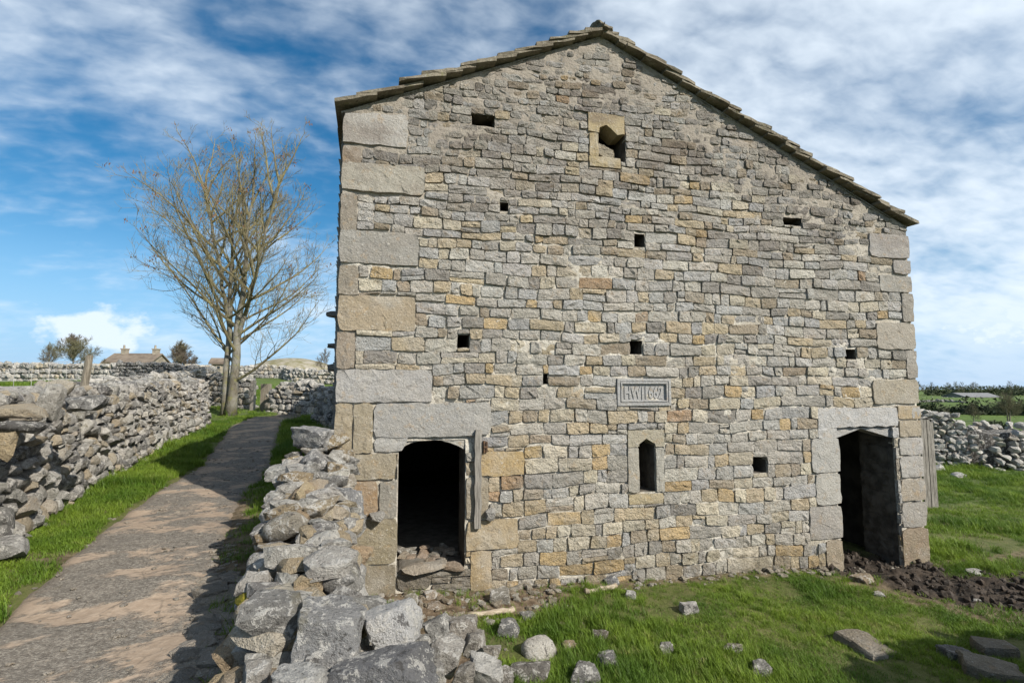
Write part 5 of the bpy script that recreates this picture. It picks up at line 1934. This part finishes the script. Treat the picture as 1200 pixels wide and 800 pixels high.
def tuft(seed, nb, h0, h1, spread, lean):
    rs = np.random.RandomState(seed)
    vs, fs, cs = [], [], []
    for k in range(nb):
        a, r_ = rs.uniform(0, 2 * np.pi), spread * math.sqrt(rs.rand())
        bx, by = math.cos(a) * r_, math.sin(a) * r_
        hgt = rs.uniform(h0, h1)
        la = rs.uniform(0, 2 * np.pi)
        le = lean * rs.uniform(.2, 1.2) * hgt
        wv = np.array([-math.sin(la), math.cos(la)]) * rs.uniform(.0016, .0030)
        dr = np.array([math.cos(la), math.sin(la)])
        n0 = len(vs)
        kk = rs.uniform(.75, 1.2)
        for f, wk in ((0, 1), (.5, .9), (1, .12)):
            c_ = np.array([bx, by]) + dr * le * f ** 1.8
            z_ = hgt * f * (1 - .12 * f)
            for sg in (-1, 1):
                q = c_ + wv * wk * sg
                vs.append((q[0], q[1], z_))
                cs.append((kk, kk, kk))
        fs += [(n0, n0 + 1, n0 + 3, n0 + 2), (n0 + 2, n0 + 3, n0 + 5, n0 + 4)]
    o = bpy.data.objects.new("grass_tuft", mesh("grass_tuft", vs, fs, M_BLADE, True, np.array(cs)))
    tuft_col.objects.link(o)


for i in range(4):
    tuft(i, 26, .025, .060, .07, .9)
for i in range(2):
    tuft(10 + i, 34, .055, .13, .06, .8)

rgz = np.random.RandomState(99)


def scatter(n, x0, x1, y0, y1, sc, far_s=0.0, keep=None, least=.10):
    x, y = rgz.uniform(x0, x1, n), rgz.uniform(y0, y1, n)
    # in front of the camera frame only (plus a margin)
    ok = np.abs(x) < 1.12 * y + .8
    ld = lane_d(x, y)
    ok &= ld > -0.02 + (fbm(x * 4, y * 4, 3) - .47) * .35
    ok &= rgz.rand(n) > mud_mask(x, y) * 1.05
    ok &= rgz.rand(n) > bare_mask(x, y) * .95
    s_ = (x - P0.x) * U.x + (y - P0.y) * U.y
    t_ = (x - P0.x) * M_.x + (y - P0.y) * M_.y
    ok &= ~((s_ > -.05 + SK * np.maximum(t_, 0)) & (s_ < SW + .04) & (t_ > -.015) & (t_ < DEPTH + .1))
    d_, _ = seg_dist(x, y, [(q[0], q[1]) for q in MW])
    ok &= d_ > .24
    d_, _ = seg_dist(x, y, [(q[0] - .22, q[1]) for q in LWALL])
    ok &= d_ > .28
    patchy = fbm(x * 1.3 + 60, y * 1.3, 4)
    ok &= rgz.rand(n) < np.clip(.30 + (patchy - .38) * 6.0, least, 1)
    if keep is not None:
        ok &= keep(x, y)
    x, y = x[ok], y[ok]
    sc_ = sc * rgz.uniform(.65, 1.3, len(x)) * (1 + far_s * np.hypot(x, y)) * (0.75 + .7 * np.clip((fbm(x * .8 + 9, y * .8 + 4, 3) - .3) * 2, 0, 1))
    return np.stack([x, y, H(x, y) - .004], 1), sc_


sets = [
    scatter(38000, -1.8, 6.5, 2.4, 8.6, .80),                                # yard
    scatter(30000, 4.5, 20, 3.0, 17.5, .95, .03),                          # pasture to the right
    scatter(42000, -6.6, -1.2, 2.0, 12.0, .95, .01, None, .6),                        # lane verges
    scatter(12000, -9.5, -4, 9.0, 19.0, 1.0, .03, None, .5),
    scatter(9000, -30, -6, 8, 33, 1.1, .05, lambda x, y: y < 31 + 0 * x),
]
P = np.vstack([s[0] for s in sets])
S = np.concatenate([s[1] for s in sets])
gme = bpy.data.meshes.new("grass")
gme.from_pydata(P.tolist(), [], [])
a = gme.attributes.new('scl', 'FLOAT', 'POINT')
a.data.foreach_set('value', S.astype(np.float32))
a = gme.attributes.new('rot', 'FLOAT_VECTOR', 'POINT')
rt_ = np.stack([rgz.normal(0, .12, len(P)), rgz.normal(0, .12, len(P)), rgz.uniform(0, 6.28, len(P))], 1)
a.data.foreach_set('vector', rt_.astype(np.float32).ravel())
a = gme.attributes.new('idx', 'INT', 'POINT')
tall = fbm(P[:, 0] * 1.1 + 2, P[:, 1] * 1.1 + 7, 3) > .47
ix = np.where(tall & (rgz.rand(len(P)) < .38), rgz.randint(4, 6, len(P)), rgz.randint(0, 4, len(P)))
a.data.foreach_set('value', ix.astype(np.int32))
go = obj('grass', gme, kind='stuff')
ng = bpy.data.node_groups.new("grass_nodes", 'GeometryNodeTree')
ng.interface.new_socket('Geometry', in_out='INPUT', socket_type='NodeSocketGeometry')
ng.interface.new_socket('Geometry', in_out='OUTPUT', socket_type='NodeSocketGeometry')
gi, gout = ng.nodes.new('NodeGroupInput'), ng.nodes.new('NodeGroupOutput')
ip = ng.nodes.new('GeometryNodeInstanceOnPoints')
ci = ng.nodes.new('GeometryNodeCollectionInfo')
ci.inputs['Collection'].default_value = tuft_col
ci.inputs['Separate Children'].default_value = True
ci.inputs['Reset Children'].default_value = True


def named(nm, ty):
    q = ng.nodes.new('GeometryNodeInputNamedAttribute')
    q.data_type = ty
    q.inputs['Name'].default_value = nm
    return q.outputs['Attribute']


e2r = ng.nodes.new('FunctionNodeEulerToRotation')
ng.links.new(named('rot', 'FLOAT_VECTOR'), e2r.inputs[0])
ng.links.new(gi.outputs[0], ip.inputs['Points'])
ng.links.new(ci.outputs[0], ip.inputs['Instance'])
ip.inputs['Pick Instance'].default_value = True
ng.links.new(named('idx', 'INT'), ip.inputs['Instance Index'])
ng.links.new(e2r.outputs[0], ip.inputs['Rotation'])
ng.links.new(named('scl', 'FLOAT'), ip.inputs['Scale'])
ng.links.new(ip.outputs[0], gout.inputs[0])
md = go.modifiers.new("grass", 'NODES')
md.node_group = ng
